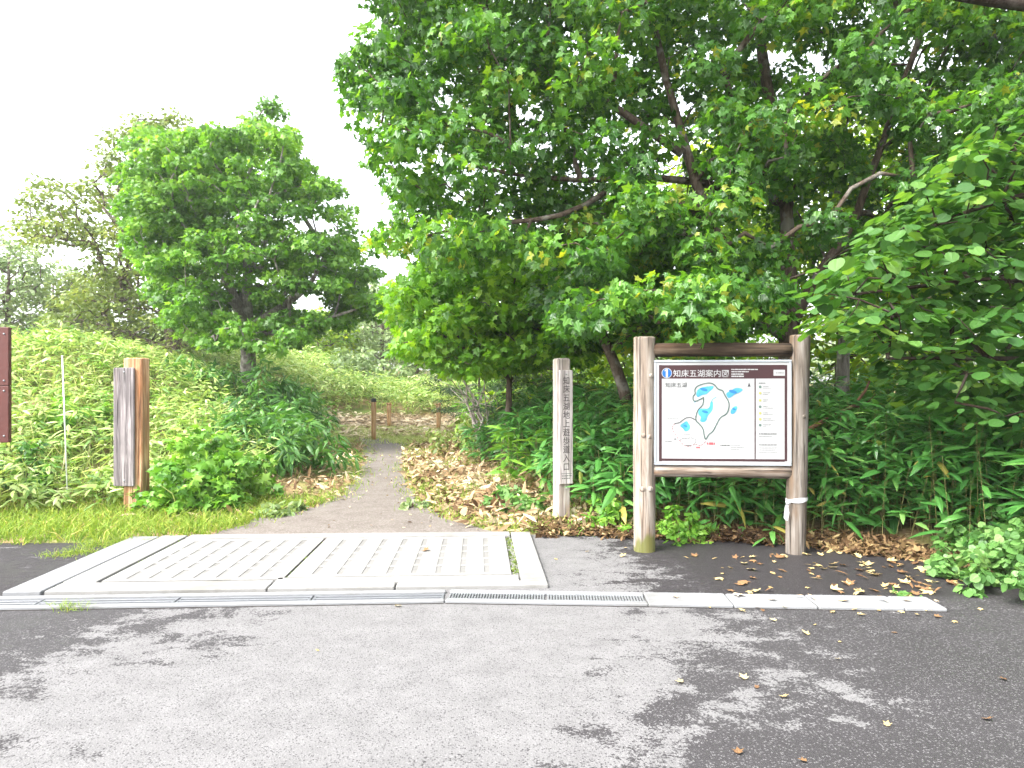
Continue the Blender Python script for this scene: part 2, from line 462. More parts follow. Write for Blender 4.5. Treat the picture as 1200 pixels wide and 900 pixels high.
T_MAPLE = halves([(0, 0), (.18, -.08), (.44, .0), (.28, .19), (.40, .28), (.62, .56), (.28, .50), (.20, .64), (0, 1.)], .24, .2)
T_MAPLE_LITE = halves([(0, 0), (.42, .02), (.27, .22), (.58, .54), (.2, .56), (0, 1.)], .2)
T_OVAL = halves([(0, 0), (.26, .22), (.3, .52), (.16, .82), (0, 1.)], .15)
T_ROUND = halves([(0, .04), (.2, -.03), (.40, .12), (.48, .38), (.40, .66), (.2, .86), (0, 1.0)], .12, .2)
T_QUAD = (np.array([(0, 0, 0), (.34, .45, -.06), (0, 1, -.1), (-.34, .45, -.06)], float), [[0, 1, 2, 3]])
T_NEEDLE = (np.array([(0, 0, 0), (.14, .5, 0), (0, 1, -.1), (-.14, .5, 0)], float), [[0, 1, 2, 3]])
_sa = []
for (yy, ww, zz) in ((.3, .115, .03), (.66, .10, -.06)):
    _sa += [(ww, yy, zz - .02), (0, yy, zz), (-ww, yy, zz - .02)]
T_SASA = (np.array([(0, 0, 0)] + _sa + [(0, 1, -.22)], float), [[0, 1, 2], [0, 2, 3], [1, 4, 5, 2], [2, 5, 6, 3], [4, 7, 5], [5, 7, 6]])
T_BLADE = (np.array([(-.03, 0, 0), (.03, 0, 0), (.022, .55, .06), (-.022, .55, .06), (0, 1, -.12)], float), [[0, 1, 2, 3], [3, 2, 4]])
T_CURL = halves([(0, 0), (.2, -.04), (.42, .06), (.27, .22), (.55, .5), (.22, .52), (0, 1.)], -.35, -.25)


def unit(a): return a / (np.linalg.norm(a, axis=-1, keepdims=True) + 1e-9)


def frames(normal, tip):
    n = unit(normal); t = unit(tip - n * np.sum(n * tip, 1, keepdims=True)); x = np.cross(t, n)
    return np.stack([x, t, n], axis=2)


def clump_leaves(acc, tmpl, centers, rad, per, size, flat=.55, up=1.0, droop=.35, mat=0, spread=.45, bias=None):
    """leaves in flattened sprays round each centre"""
    C = np.repeat(centers, per, 0); N = len(C)
    Rr = np.repeat(np.broadcast_to(rad, (len(centers),)), per)
    d = unit(rng.normal(size=(N, 3))); q = rng.uniform(.15, 1, N) ** .55
    off = d * (q * Rr)[:, None]; off[:, 2] *= flat
    off[:, 2] -= .28 * (off[:, 0] ** 2 + off[:, 1] ** 2) / np.maximum(Rr, .01) * flat    # sprays dome over
    pos = C + off
    outw = unit(off * np.array([1, 1, .4]))
    nrm = np.array([0, 0, up]) + outw * .55 + rng.normal(size=(N, 3)) * spread
    tip = outw * np.array([1, 1, .3]) + rng.normal(size=(N, 3)) * .45 + np.array([0, 0, -droop])
    sc = size * rng.uniform(.5, 1.35, N)
    base = np.repeat(rng.normal(0, .16, len(centers)), per)
    rnd = np.clip(.45 + base + rng.normal(0, .24, N), 0, 1)
    acc.inst(tmpl, pos, frames(nrm, tip), sc, rnd, mat)


def in_poly(p, poly):
    x, y = p[:, 0], p[:, 1]; ins = np.zeros(len(p), bool); n = len(poly)
    for i in range(n):
        x0, y0 = poly[i]; x1, y1 = poly[(i + 1) % n]
        c = ((y0 > y) != (y1 > y)) & (x < (x1 - x0) * (y - y0) / (y1 - y0 + 1e-12) + x0)
        ins ^= c
    return ins


def crown_points(poly, Yf, n, margin, holes=(), sep=.3, tries=40):
    """points filling a crown whose outline against the sky is poly (photo pixels), thick in depth: Yf(px,py) -> (near, far)"""
    poly = np.array(poly, float); lo, hi = poly.min(0), poly.max(0)
    out = []
    for _ in range(tries):
        p = rng.uniform(lo, hi, (n * 3, 2))
        ok = np.ones(len(p), bool)
        for dx, dy in ((0, 0), (margin, 0), (-margin, 0), (0, margin * .7), (0, -margin * .7)):
            ok &= in_poly(p + (dx, dy), poly)
        for hx, hy, rx, ry in holes:
            ok &= ((p[:, 0] - hx) / (rx + margin * .6)) ** 2 + ((p[:, 1] - hy) / (ry + margin * .5)) ** 2 > 1
        p = p[ok]
        y0, y1 = Yf(p[:, 0], p[:, 1])
        Y = rng.uniform(y0, y1)
        q = np.column_stack([(p[:, 0] - CX) / F * Y, Y, EYE + (HZ - p[:, 1]) / F * Y])
        for c in q:
            if out:
                o = np.array(out)
                if np.min(((o - c) ** 2).sum(1)) < sep * sep: continue
            out.append(c)
            if len(out) >= n: return np.array(out)
    return np.array(out)


def clear_limbs(cl, lines, width, keep=.2):
    """thins the leaf sprays on the road side of bare limbs"""
    px = CX + cl[:, 0] / cl[:, 1] * F; py = HZ - (cl[:, 2] - EYE) / cl[:, 1] * F
    drop_ = np.zeros(len(cl), bool)
    for line, Y in lines:
        for (x0, y0), (x1, y1) in zip(line[:-1], line[1:]):
            dx, dy = x1 - x0, y1 - y0; t = np.clip(((px - x0) * dx + (py - y0) * dy) / (dx * dx + dy * dy), 0, 1)
            drop_ |= (np.hypot(px - x0 - t * dx, py - y0 - t * dy) < width) & (cl[:, 1] < Y + .25)
    return cl[~drop_ | (rng.random(len(cl)) < keep)]


def ell_points(c, r, n, sep=.3, inner=.35):
    out = []
    for _ in range(n * 40):
        d = rng.normal(size=3); d /= np.linalg.norm(d)
        p = np.array(c) + d * np.array(r) * rng.uniform(inner, 1) ** .6
        if out and np.min(((np.array(out) - p) ** 2).sum(1)) < sep * sep: continue
        out.append(p)
        if len(out) >= n: break
    return np.array(out)


def limbs(acc, stems, targets, tip_r=.008, n=6, maxr=.12, wander=.10, lump=.04):
    """stems: list of (points, radii) already drawn as trunk; grows one limb towards every target from the nearest limb"""
    nodes, parent, trunk = [], [], []
    for pts, rad in stems:
        tube(acc, pts, rad, 10, 0, True, .07)
        b = len(nodes)
        for i, p in enumerate(pts):
            if i < len(pts) * .25: continue
            nodes.append(np.array(p)); parent.append(-1); trunk.append(rad[i])
    cen = np.mean(np.array(nodes), 0)
    order = np.argsort(((targets - cen) ** 2).sum(1))
    chains = []
    for ti in order:
        t = targets[ti]; A = np.array(nodes)
        dv = t - A; d = np.linalg.norm(dv, axis=1)
        cost = d + .5 * np.maximum(0, A[:, 2] - t[2] + .2)
        a = int(np.argmin(cost)); L = d[a]
        k = max(2, int(L / .35)); ch = [a]
        side = rng.normal(size=3) * wander * L
        for i in range(1, k + 1):
            s = i / k
            p = A[a] + (t - A[a]) * s + side * math.sin(math.pi * s) + np.array([0, 0, .12 * L * math.sin(math.pi * s)])
            nodes.append(p); parent.append(ch[-1]); trunk.append(0); ch.append(len(nodes) - 1)
        chains.append(ch)
    w = np.zeros(len(nodes))
    for ch in chains:
        i = ch[-1]
        while i >= 0:
            w[i] += 1; i = parent[i]
    P = np.array(nodes)
    for ch in chains:
        r = np.minimum(tip_r * np.maximum(w[ch], 1) ** .5, maxr)
        r[0] = min(r[0], r[1] * 1.15) if len(r) > 1 else r[0]
        r[-1] = tip_r * .6
        if len(ch) == 2:
            pts = np.array([P[ch[0]], (P[ch[0]] + P[ch[1]]) / 2, P[ch[1]]]); r = np.array([r[0], (r[0] + r[1]) / 2, r[1]])
        else: pts = P[ch]
        tube(acc, pts, r, n if r.max() > .02 else 4, 0, False, lump)


def stem_curve(pts, r0, r1, k=9, jitter=.0):
    pts = np.array(pts, float); s = np.linspace(0, 1, len(pts)); q = np.linspace(0, 1, k)
    out = np.column_stack([np.interp(q, s, pts[:, i]) for i in range(3)])
    for _ in range(2):                                                   # soften the corners
        o = out.copy(); o[1:-1] = (out[:-2] + 2 * out[1:-1] + out[2:]) / 4; out = o
    out[1:-1] += rng.normal(size=(k - 2, 3)) * jitter
    rad = np.linspace(r0, r1, k); rad[0] *= 1.25
    return out, rad


def make_tree(name, label, cat, base, stems, clumps, leaf, tmpl, size, rad, per, barkm='bark', group=None, flat=.55, up=1.0, droop=.35,
              tip_r=.008, maxr=.12, spread=.45, wander=.1, extra=None):
    root = thing(name, label, cat, base, 0, group)
    b = np.array(base, float)
    t = Acc(); limbs(t, [(p - b, r) for p, r in stems], clumps - b, tip_r, maxr=maxr, wander=wander)
    t.build('trunk', barkm, root)
    c = Acc(); clump_leaves(c, tmpl, clumps - b, rad, per, size, flat, up, droop, 0, spread)
    if extra: extra(c, b)
    c.build('crown', leaf, root)
    return root


# ------------------------------------------------------------------ the setting
def grid_mesh(name, xs, ys, zf, mat, smooth=True):
    X, Y = np.meshgrid(xs, ys); Z = zf(X, Y)
    v = np.column_stack([X.ravel(), Y.ravel(), Z.ravel()]); w = len(xs)
    i = (np.arange(len(ys) - 1)[:, None] * w + np.arange(w - 1)[None]).ravel()
    a = Acc(); a.v.append(v); a.nv = len(v)
    a.lv.append(np.column_stack([i, i + 1, i + w + 1, i + w]).ravel()); k = len(i)
    a.lt.append(np.full(k, 4)); a.mi.append(np.zeros(k)); a.rnd.append(np.full(k, .5)); a.sm.append(np.full(k, smooth))
    return a.build(name, mat)


xs = np.concatenate([np.linspace(-400, -30, 24), np.arange(-29, -12, .6), np.arange(-12, 10, .14), np.arange(10, 30, .6), np.linspace(31, 400, 24)])
ys = np.concatenate([np.linspace(-120, 3.5, 12), np.arange(3.8, 11, .1), np.arange(11, 34, .3), np.arange(34, 70, 2), np.linspace(72, 600, 24)])
tag(grid_mesh('ground', xs, ys, height, 'soil'), kind='structure', label='uneven ground of soil and dry straw rising to a bank')

rx = np.concatenate([np.linspace(-90, -8, 12), np.arange(-7.8, 8, .1), np.linspace(8.2, 90, 12)])
a = Acc(); e = edge(rx) + .14
v = np.vstack([np.column_stack([rx, np.full_like(rx, -30.), np.zeros_like(rx)]), np.column_stack([rx, e, np.zeros_like(rx)])])
n = len(rx)
a.add(v, [[i, i + 1, n + i + 1, n + i] for i in range(n - 1)])
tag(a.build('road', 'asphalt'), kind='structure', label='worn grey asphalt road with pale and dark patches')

pyy = np.concatenate([np.arange(7.0, 20.8, .12)]); pw = np.linspace(0, 1, 14)
a = Acc(); v = []
for y in pyy:
    l = pl(y) - .1 + .05 * math.sin(y * 5.1) + .04 * math.sin(y * 11.3); r = pr(y) + .1 + .05 * math.sin(y * 4.3 + 1) + .04 * math.sin(y * 9.7)
    for s in pw:
        x = l + (r - l) * s; v.append((x, y, 0))
v = np.array(v); v[:, 2] = np.maximum(height(v[:, 0], v[:, 1]), .012) + .012
w = len(pw); a.add(v, [[i * w + j, i * w + j + 1, (i + 1) * w + j + 1, (i + 1) * w + j] for i in range(len(pyy) - 1) for j in range(w - 1)], smooth=True)
tag(a.build('path', 'path'), kind='structure', label='narrow grey gravel path leading up behind the concrete slab')

# ------------------------------------------------------------------ concrete slab and drain
TH = R(2.75)
slab = thing('concrete_slab', 'white ribbed concrete slab bridging the drain at the path entrance', 'slab', (-3.93, 5.262, 0), TH)
Lx, Ly, zt = 4.225, 1.99, .035
zb = -.05


def part(name, mat, parent, boxes, bev=.006):
    a = Acc()
    for b in boxes: box(a, *b, bev=bev)
    return a.build(name, mat, parent)


g = .013
part('border_beam', 'concrete_b', slab, [(0, .285, .0, Ly - .02, zb, zt - .004)])                       # left edge, two beams
part('border_beam', 'concrete', slab, [(.31, .575, .24, Ly, zb, zt)])
part('border_beam', 'concrete', slab, [(Lx - .21, Lx, .13, Ly, zb, zt)])                                # right edge
part('border_beam', 'concrete', slab, [(.60 + g, Lx - .21 - g, Ly - .175, Ly, zb, zt + .006)])           # back edge
part('border_beam', 'concrete', slab, [(.30 + g, 2.0, .13, .24 - g, zb, zt - .003), (2.0 + g, 3.0, .0, .125, zb, zt - .004), (.30 + g, 2.0, .0, .125, zb, zt - .004)])
part('border_beam', 'concrete', slab, [(2.0 + g, Lx - .21 - g, .13, .30 - g, zb, zt), (3.0 + g, Lx, .0, .125, zb, zt - .004)])


def panel(x0, x1, y0, y1, ng):
    a = Acc()
    box(a, x0, x1, y0, y1, zb, zt - .005, .003, 1)
    box(a, x0, x1, y0, y0 + .07, zt - .0045, zt, .002); box(a, x0, x1, y1 - .1, y1, zt - .0045, zt, .002)
    pitch = (x1 - x0) / (ng + .0)
    for i in range(ng):
        u0 = x0 + i * pitch + (.023 if i else 0); u1 = x0 + (i + 1) * pitch - (.023 if i < ng - 1 else 0)
        box(a, u0, u1, y0 + .0705, y1 - .1005, zt - .0045, zt, .002)
        if i:                                                           # bridges that break each groove
            for f_ in (.2, .36, .53, .7):
                yy = y0 + (y1 - y0) * f_ + rng.uniform(-.02, .02)
                box(a, u0 - .0455, u0 - .0005, yy, yy + .07, zt - .0045, zt - .001, .0015)
    return a.build('ribbed_panel', ['concrete', 'groove'], slab)


panel(.60 + g, 2.0 + .06, .24, Ly - .2, 8)
panel(2.0 + .06 + .022, Lx - .28, .30, Ly - .2, 9)
mo = Acc(); tb = []
for (x0, x1, y0, y1) in ((2.062, 2.080, .3, Ly - .22), (Lx - .278, Lx - .212, .32, Ly - .22), (.603, .612, .4, 1.9)):
    N = int(420 * (x1 - x0 + .03) * 20 * (y1 - y0) / 2)
    p = np.column_stack([rng.uniform(x0 - .005, x1 + .005, N), rng.uniform(y0, y1, N), np.full(N, zt - .03)]); tb.append(p)
p = np.vstack(tb); N = len(p)
mo.inst(T_OVAL, p, frames(np.array([0, 0, .5]) + rng.normal(size=(N, 3)) * .7, rng.normal(size=(N, 3)) + np.array([0, 0, .9])), rng.uniform(.012, .04, N), rng.uniform(0, .9, N))
box(mo, Lx - .279, Lx - .211, .31, Ly - .2, zb, zt - .02, .004, 1)
part('joint_dirt', 'dirt_shadow', slab, [(.31, Lx - .02, .02, Ly - .02, -.06, -.012)], .002)
o = mo.build('moss', ['olive', 'groove'], slab); o['kind'] = 'stuff'

# drain: two straight runs that meet at a slight bend
bend = gp(521, 707)
Wd = .285


def run(p0, p1):
    p0 = np.array(p0); p1 = np.array(p1); d = p1 - p0
    return np.linalg.norm(d), math.atan2(d[1], d[0])


pL = gp(-160, 718); Ll, aL = run(pL, bend)
drain = thing('drain_channel', 'pale concrete drain with longitudinal bars in front of the slab', 'drain', (pL[0], pL[1], 0), aL)
part('channel_kerb', 'concrete_b', drain, [(0, Ll - .004, 0, .055, -.05, .022)])
part('channel_kerb', 'concrete_b', drain, [(0, Ll - .004, Wd - .055, Wd, -.05, .022)])
part('shadow_strip', 'dirt_shadow', drain, [(0, Ll - .004, -.014, -.001, -.03, .004)])  # dark strip that paints the shadow line along the drain's front edge
part('channel_bed', 'dirt_shadow', drain, [(0, Ll - .004, .06, Wd - .06, -.06, -.03)])
for i in range(int(Ll // 1.0) + 1):
    x0 = max(0, Ll - (i + 1) * 1.0); x1 = Ll - i * 1.0 - .01
    if x1 - x0 < .1: continue
    part('grating', 'steel_dark', drain, [(x0, x1, .063 + j * .058, .063 + j * .058 + .030, -.012, .012) for j in range(3)] + [(x0, x0 + .02, .0625, Wd - .0625, -.011, .0105), (x1 - .02, x1, .0625, Wd - .0625, -.011, .0105)], .003)
pR = gp(1112, 717); Lr, aR = run(bend, pR)
drain2 = thing('drain_channel', 'drain run with slotted grating and plain grey concrete lids below the signboard', 'drain', (bend[0], bend[1], 0), aR)
part('channel_kerb', 'concrete_b', drain2, [(.004, 1.5, 0, .05, -.05, .022)])
part('channel_kerb', 'concrete_b', drain2, [(.004, 1.5, Wd - .05, Wd, -.05, .022)])
part('shadow_strip', 'dirt_shadow', drain2, [(.004, Lr, -.013, -.001, -.03, .004)])  # the painted shadow line carried on along this run
part('channel_bed', 'dirt_shadow', drain2, [(.004, 1.5, .055, Wd - .055, -.06, -.03)])
for x0 in (.01, .76):
    bars = [(x0, x0 + .735, .056, .078, -.012, .018), (x0, x0 + .735, Wd - .078, Wd - .056, -.012, .018)]
    nb = 34
    bars += [(x0 + .735 * (j + .2) / nb, x0 + .735 * (j + .72) / nb, .0785, Wd - .0785, -.010, .0165) for j in range(nb)]
    part('slotted_grating', 'steel', drain2, bars, .002)
x = 1.506
for L_ in (.62, .60, .61, Lr - 1.506 - 1.83):
    part('concrete_lid', 'concrete_b', drain2, [(x, x + L_ - .008, 0, Wd, -.05, .024 + rng.uniform(-.002, .002))], .008); x += L_

# ------------------------------------------------------------------ map signboard
A0 = gp(755, 645); B0 = gp(932, 648)
Ls, aS = run(A0, B0)
cs, sn = math.cos(aS), math.sin(aS)
board_y = -.075                                   # front of the panel in the sign's own frame


def sg(px, py, yo=board_y):
    """photo pixel -> (x, z) on the sign's plane y = yo (sign frame)"""
    d = np.array([(px - CX) / F, 1.0]); nrm = np.array([-sn, cs])
    o = A0 + nrm * yo
    t = o @ nrm / (d @ nrm); q = d * t - A0
    return q @ np.array([cs, sn]), EYE + (HZ - py) / F * t


sign = thing('map_signboard', 'wooden framed map signboard standing on two log posts beside the path', 'signboard', (A0[0], A0[1], 0), aS)


def log_post(name, mat, x, r, h, lean=0, knots=(), parent=sign, n=20):
    a = Acc(); zs = np.concatenate([[-.1, 0], np.linspace(.12, h - .02, 12), [h - .008, h]])
    rr = np.full(len(zs), r) * (1 + rng.normal(0, .008, len(zs))); rr[-1] = r * .9; rr[-2] = r * .985
    tube(a, np.column_stack([x + lean * zs / h, np.zeros_like(zs), zs]), rr, n, 0, True, .025)
    for (ang, z, kr) in knots:
        c = np.array([x + lean * z / h + math.sin(ang) * r, -math.cos(ang) * r, z]); dirn = np.array([math.sin(ang), -math.cos(ang), 0])
        tube(a, [c - dirn * .03, c + dirn * .004, c + dirn * .010, c + dirn * .011], [kr * 1.5, kr * 1.2, kr * .7, kr * .1], 10, 0, True)
    return a.build(name, mat, parent)


log_post('post', 'post', .0, .107, 2.105, 0, [(.55, 1.72, .02), (-.3, .62, .022), (.5, .62, .022), (.4, 1.13, .018), (-.2, 1.14, .018)])
log_post('post', 'post_grey', Ls, .093, 2.115, .045, [(.3, 1.33, .016)])


def log_rail(mat, z, r, x0, x1):
    a = Acc(); xs_ = np.linspace(x0, x1, 14)
    tube(a, np.column_stack([xs_, np.zeros(14), np.full(14, z) + np.sin(xs_ * 3) * .004]), r * (1 + rng.normal(0, .015, 14)), 14, 0, True, .03)
    return a.build('rail', mat, sign)


log_rail('rail_dark', sg(0, 413.5, 0)[1], .069, .085, Ls - .05)
zr = sg(850, 552.5, 0)[1]
log_rail('rail_pale', zr + .004, .066, .085, Ls - .05)

# the panel: aluminium tray, printed sheet, and the print as thin layers
x0, z1 = sg(766.5, 421.5); x1, z0 = sg(928, 544)
z1 = sg(766.5, 422)[1]; z0 = sg(766.5, 545)[1]
pa = Acc(); fw = .022
box(pa, x0, x1, board_y, board_y + .03, z1 - fw, z1, .004); box(pa, x0, x1, board_y, board_y + .03, z0, z0 + fw, .004)
box(pa, x0, x0 + fw, board_y, board_y + .03, z0 + fw, z1 - fw, .004); box(pa, x1 - fw, x1, board_y, board_y + .03, z0 + fw, z1 - fw, .004)
tray = pa.build('panel_frame', 'alu', sign)
pa = Acc(); ys_ = board_y + .008
box(pa, x0 + fw, x1 - fw, ys_, ys_ + .02, z0 + fw, z1 - fw, .002)
sheet = pa.build('map_sheet', 'print_white', sign)
LAY = [0]


def rect_ccw(x0, x1, z0, z1, y): return [(x0, y, z0), (x1, y, z0), (x1, y, z1), (x0, y, z1)]


def layer(name, mat, polys, depth, parent=None):
    """flat printed shapes on the sheet; polys are lists of (x, z); depth counts layers above the sheet"""
    a = Acc(); y = ys_ - .0012 * depth
    for p in polys:
        p = [tuple(q) for q in p]
        ar = sum(p[i][0] * p[(i + 1) % len(p)][1] - p[(i + 1) % len(p)][0] * p[i][1] for i in range(len(p)))
        if ar < 0: p = p[::-1]
        a.add([(q[0], y, q[1]) for q in p], [list(range(len(p)))])
    return a.build(name, mat, parent or sheet)


def pxr(ax, ay, bx, by):
    """a rectangle on the sheet between two photo pixels"""
    (u0, w1), (u1, w0) = sg(ax, ay, ys_), sg(bx, by, ys_)
    w1 = sg((ax + bx) / 2, ay, ys_)[1]; w0 = sg((ax + bx) / 2, by, ys_)[1]
    return [(u0, w0), (u1, w0), (u1, w1), (u0, w1)]


def zpx(u, v): return 765 + u / 7.2, 420 + v / 7.2      # coordinates measured on an enlargement of the sign


def zr_(u0, v0, u1, v1): return pxr(*zpx(u0, v0), *zpx(u1, v1))


def zp(pts): return [sg(*zpx(u, v), ys_) for u, v in pts]


layer('border', 'print_brown', [zr_(52, 56, 76, 868), zr_(1112, 56, 1134, 868), zr_(76, 848, 1112, 868)], 1)
layer('header_band', 'print_brown', [zr_(76, 56, 1112, 170)], 1)
layer('divider', 'print_brown', [zr_(858, 170, 868, 848)], 1)


def disc(u, v, r, n=28):
    c = sg(*zpx(u, v), ys_); k = sg(*zpx(u + r, v), ys_)[0] - c[0]
    return [(c[0] + k * math.cos(2 * math.pi * i / n), c[1] + k * math.sin(2 * math.pi * i / n)) for i in range(n)]


layer('badge', 'print_white', [disc(118, 124, 44)], 2); layer('badge', 'print_blue', [disc(118, 124, 39)], 3)
layer('badge_figure', 'print_white', [zr_(109, 90, 127, 160), zp([(109, 90), (109, 104), (98, 110), (98, 103)])], 4)


def text(name, s, mat, parent, x, z, y, h, rot=(R(90), 0, 0), extr=.0008, align='LEFT', xs=1.0, bold=0.0):
    cu = bpy.data.curves.new(name, 'FONT'); cu.body = s; cu.size = h; cu.extrude = extr; cu.align_x = align
    cu.resolution_u = 3; cu.offset = bold
    ob = bpy.data.objects.new(name, cu); COL.objects.link(ob)
    dg = bpy.context.evaluated_depsgraph_get()
    me = bpy.data.meshes.new_from_object(ob.evaluated_get(dg))
    bpy.data.objects.remove(ob)
    me.materials.clear(); me.materials.append(M[mat])
    o = bpy.data.objects.new(name, me); COL.objects.link(o); o.parent = parent
    o.location = (x, y, z); o.rotation_euler = rot; o.scale = (xs, 1, 1)
    return o


hx, hz = sg(*zpx(170, 152), ys_); hx2, _ = sg(*zpx(636, 152), ys_)
text('title_lettering', '知床五湖案内図', 'print_white', sheet, hx, hz, ys_ - .003, (hx2 - hx) / 7 * 1.02, bold=.0004)
hx, hz = sg(*zpx(104, 240), ys_); hx2, _ = sg(*zpx(290, 240), ys_)
text('map_lettering', '知床五湖', 'print_grey', sheet, hx, hz, ys_ - .003, (hx2 - hx) / 4 * 1.0)


def words_line(u0, v0, u1, h, cell=9, gap=.16):
    """an illegible line of print: a row of small marks"""
    out = []; u = u0
    while u < u1 - 2:
        w = min(cell * rng.uniform(.6, 3.2), u1 - u)
        out.append(zr_(u, v0 + rng.uniform(0, .12) * h, u + w, v0 + h)); u += w + cell * gap * rng.uniform(1, 2.5)
    return out


layer('header_small_lettering', 'print_white', words_line(662, 88, 886, 10) + words_line(662, 107, 808, 10) + words_line(662, 126, 768, 12) + words_line(662, 145, 768, 12), 2)
layer('header_plate', 'print_white', [zr_(1018, 96, 1114, 146)], 2)
layer('plate_lettering', 'print_grey', words_line(1036, 118, 1104, 8), 3)


def stroke(pts, w, closed=False):
    """a printed line as quads"""
    P = [np.array(sg(*zpx(*q), ys_)) for q in pts]
    if closed: P.append(P[0])
    out = []
    for p, q in zip(P[:-1], P[1:]):
        d = q - p; L_ = np.linalg.norm(d)
        if L_ < 1e-6: continue
        d /= L_; nn = np.array([-d[1], d[0]]) * w / 2; p2, q2 = p - d * w * .3, q + d * w * .3
        out.append([p2 - nn, q2 - nn, q2 + nn, p2 + nn])
    return out


def smooth_pts(pts, k=2, closed=False):
    for _ in range(k):
        n_ = len(pts); o = [] if closed else [pts[0]]
        for i in range(n_ if closed else n_ - 1):
            a_, b_ = np.array(pts[i]), np.array(pts[(i + 1) % n_])
            o += [tuple(a_ * .75 + b_ * .25), tuple(a_ * .25 + b_ * .75)]
        if not closed: o.append(pts[-1])
        pts = o
    return pts


trail = smooth_pts([(428, 330), (345, 372), (335, 320), (360, 300), (352, 265), (370, 235), (420, 215), (480, 204), (520, 220), (548, 262), (590, 268), (605, 310), (645, 370), (640, 430), (622, 470), (570, 495), (545, 540), (505, 620), (470, 640), (445, 690), (432, 650), (425, 590), (385, 545), (365, 530), (360, 500), (375, 440), (405, 410), (425, 385), (428, 330)], 2)
layer('trail_line', 'print_green', stroke(trail, .0105), 3)
loop = smooth_pts([(365, 520), (305, 490), (255, 515), (230, 540), (185, 550)], 2)
layer('trail_line', 'print_grey', stroke(loop, .009), 3)
dash = smooth_pts([(185, 550), (160, 580), (180, 630), (215, 680), (260, 735), (310, 745), (355, 720), (405, 740), (445, 700)], 2)
layer('boardwalk_line', 'print_pink', [q for i, q in enumerate(stroke(dash, .008)) if i % 2 == 0], 2)
extra_ = smooth_pts([(230, 690), (255, 670), (290, 675), (325, 665), (370, 690), (350, 720)], 2)
layer('boardwalk_line', 'print_pale', [q for i, q in enumerate(stroke(extra_, .007)) if i % 3], 2)
lakes = {
    'one': [(372, 300), (385, 262), (420, 245), (470, 240), (505, 236), (500, 258), (470, 280), (450, 300), (415, 305), (385, 325)],
    'two': [(480, 375), (500, 372), (500, 430), (480, 460), (460, 480), (450, 520), (425, 530), (400, 518), (415, 490), (388, 470), (395, 430), (430, 425), (460, 430), (478, 410)],
    'three': [(622, 295), (650, 280), (700, 250), (755, 262), (735, 285), (690, 300), (660, 325), (638, 330)],
    'four': [(655, 445), (680, 410), (708, 405), (710, 425), (690, 460), (665, 468)],
    'five': [(235, 562), (262, 545), (285, 530), (300, 555), (312, 575), (300, 605), (270, 612), (255, 585), (238, 578)],
}
for kx, pts in lakes.items():
    mx, my = np.mean(pts, 0); pts = [(mx + (u - mx) * 1.14, my + (v - my) * 1.14) for u, v in pts]
    layer('lake', 'print_lake', [zp(smooth_pts(pts, 2, True))], 2)
for u, v, ru in ((430, 262, 26), (440, 450, 22), (675, 280, 28), (686, 428, 16), (275, 570, 18)):
    q = [(u + ru * math.cos(t) * (1.2 if ru > 20 else .9), v + ru * .55 * math.sin(t + .5)) for t in np.linspace(0, 6.28, 14, endpoint=False)]
    layer('lake_depth', 'print_lake_deep', [zp(q)], 3)
layer('stream', 'print_lake', stroke(smooth_pts([(350, 370), (400, 340), (425, 330)], 1), .005), 2)
layer('stream', 'print_lake', stroke([(490, 372), (505, 345), (535, 325)], .006), 2)
layer('north_arrow', 'print_black', [zp([(812, 203), (824, 240), (812, 234)]), zp([(812, 203), (812, 234), (800, 240)])], 2)
layer('place_lettering', 'print_red', words_line(455, 708, 525, 20, 16), 2)
layer('place_lettering', 'print_red', words_line(365, 744, 398, 14, 10), 2)
for q in ((570, 728, 648, 10), (105, 698, 160, 7), (280, 728, 320, 10, 6), (180, 675, 200, 10, 6)): layer('map_small_lettering', 'print_grey', words_line(*q), 2)
for q in ((655, 728, 740, 6), (655, 748, 770, 6), (655, 765, 730, 6), (120, 505, 215, 6), (250, 640, 320, 5)): layer('map_small_lettering', 'print_pale', words_line(*q), 2)
for q in ((893, 204, 950, 8), (895, 632, 1050, 9), (895, 725, 1045, 8)): layer('legend_lettering', 'print_grey', words_line(*q), 2)
lg = []
for v in (232, 285, 345, 400, 455, 505, 555):
    lg += [(930, v, rng.uniform(960, 1000), 7), (930, v + 16, rng.uniform(950, 1030), 5)]
for q in lg + [(895, 655, 1010, 6), (895, 752, 1050, 5), (895, 770, 1030, 5), (895, 790, 1050, 5)]: layer('legend_lettering', 'print_pale', words_line(*q), 2)
for v, mt in ((232, 'print_green'), (285, 'print_olive'), (345, 'print_olive'), (400, 'print_green'), (455, 'print_olive'), (505, 'print_olive'), (555, 'print_green')):
    layer('legend_icon', mt, [disc(905, v + 8, 12, 10)], 2)

# ribbon tied round the right post
rx_, rz_ = Ls + .012, sg(932, 585, 0)[1]
rib = thing('cloth_ribbon', 'white cloth ribbon knotted around the right log post of the signboard', 'ribbon', (A0[0] + cs * rx_, A0[1] + sn * rx_, rz_), aS)
a = Acc(); ang = np.linspace(0, 2 * math.pi, 25); vv = []
for t in ang:
    for dz in (-.02, .02): vv.append((.1005 * math.cos(t), .1005 * math.sin(t), dz * (1 + .25 * math.sin(3 * t)) + .012 * math.cos(t + .3)))
a.add(vv, [[2 * i, 2 * i + 2, 2 * i + 3, 2 * i + 1] for i in range(24)], smooth=True); a.build('band', 'ribbon', rib)
a = Acc()
tube(a, [(-.085, -.075, -.02), (-.10, -.095, -.012), (-.118, -.09, -.02), (-.125, -.08, -.03)], [.01, .022, .02, .006], 10); a.build('knot', 'ribbon', rib)
a = Acc(); vv = []
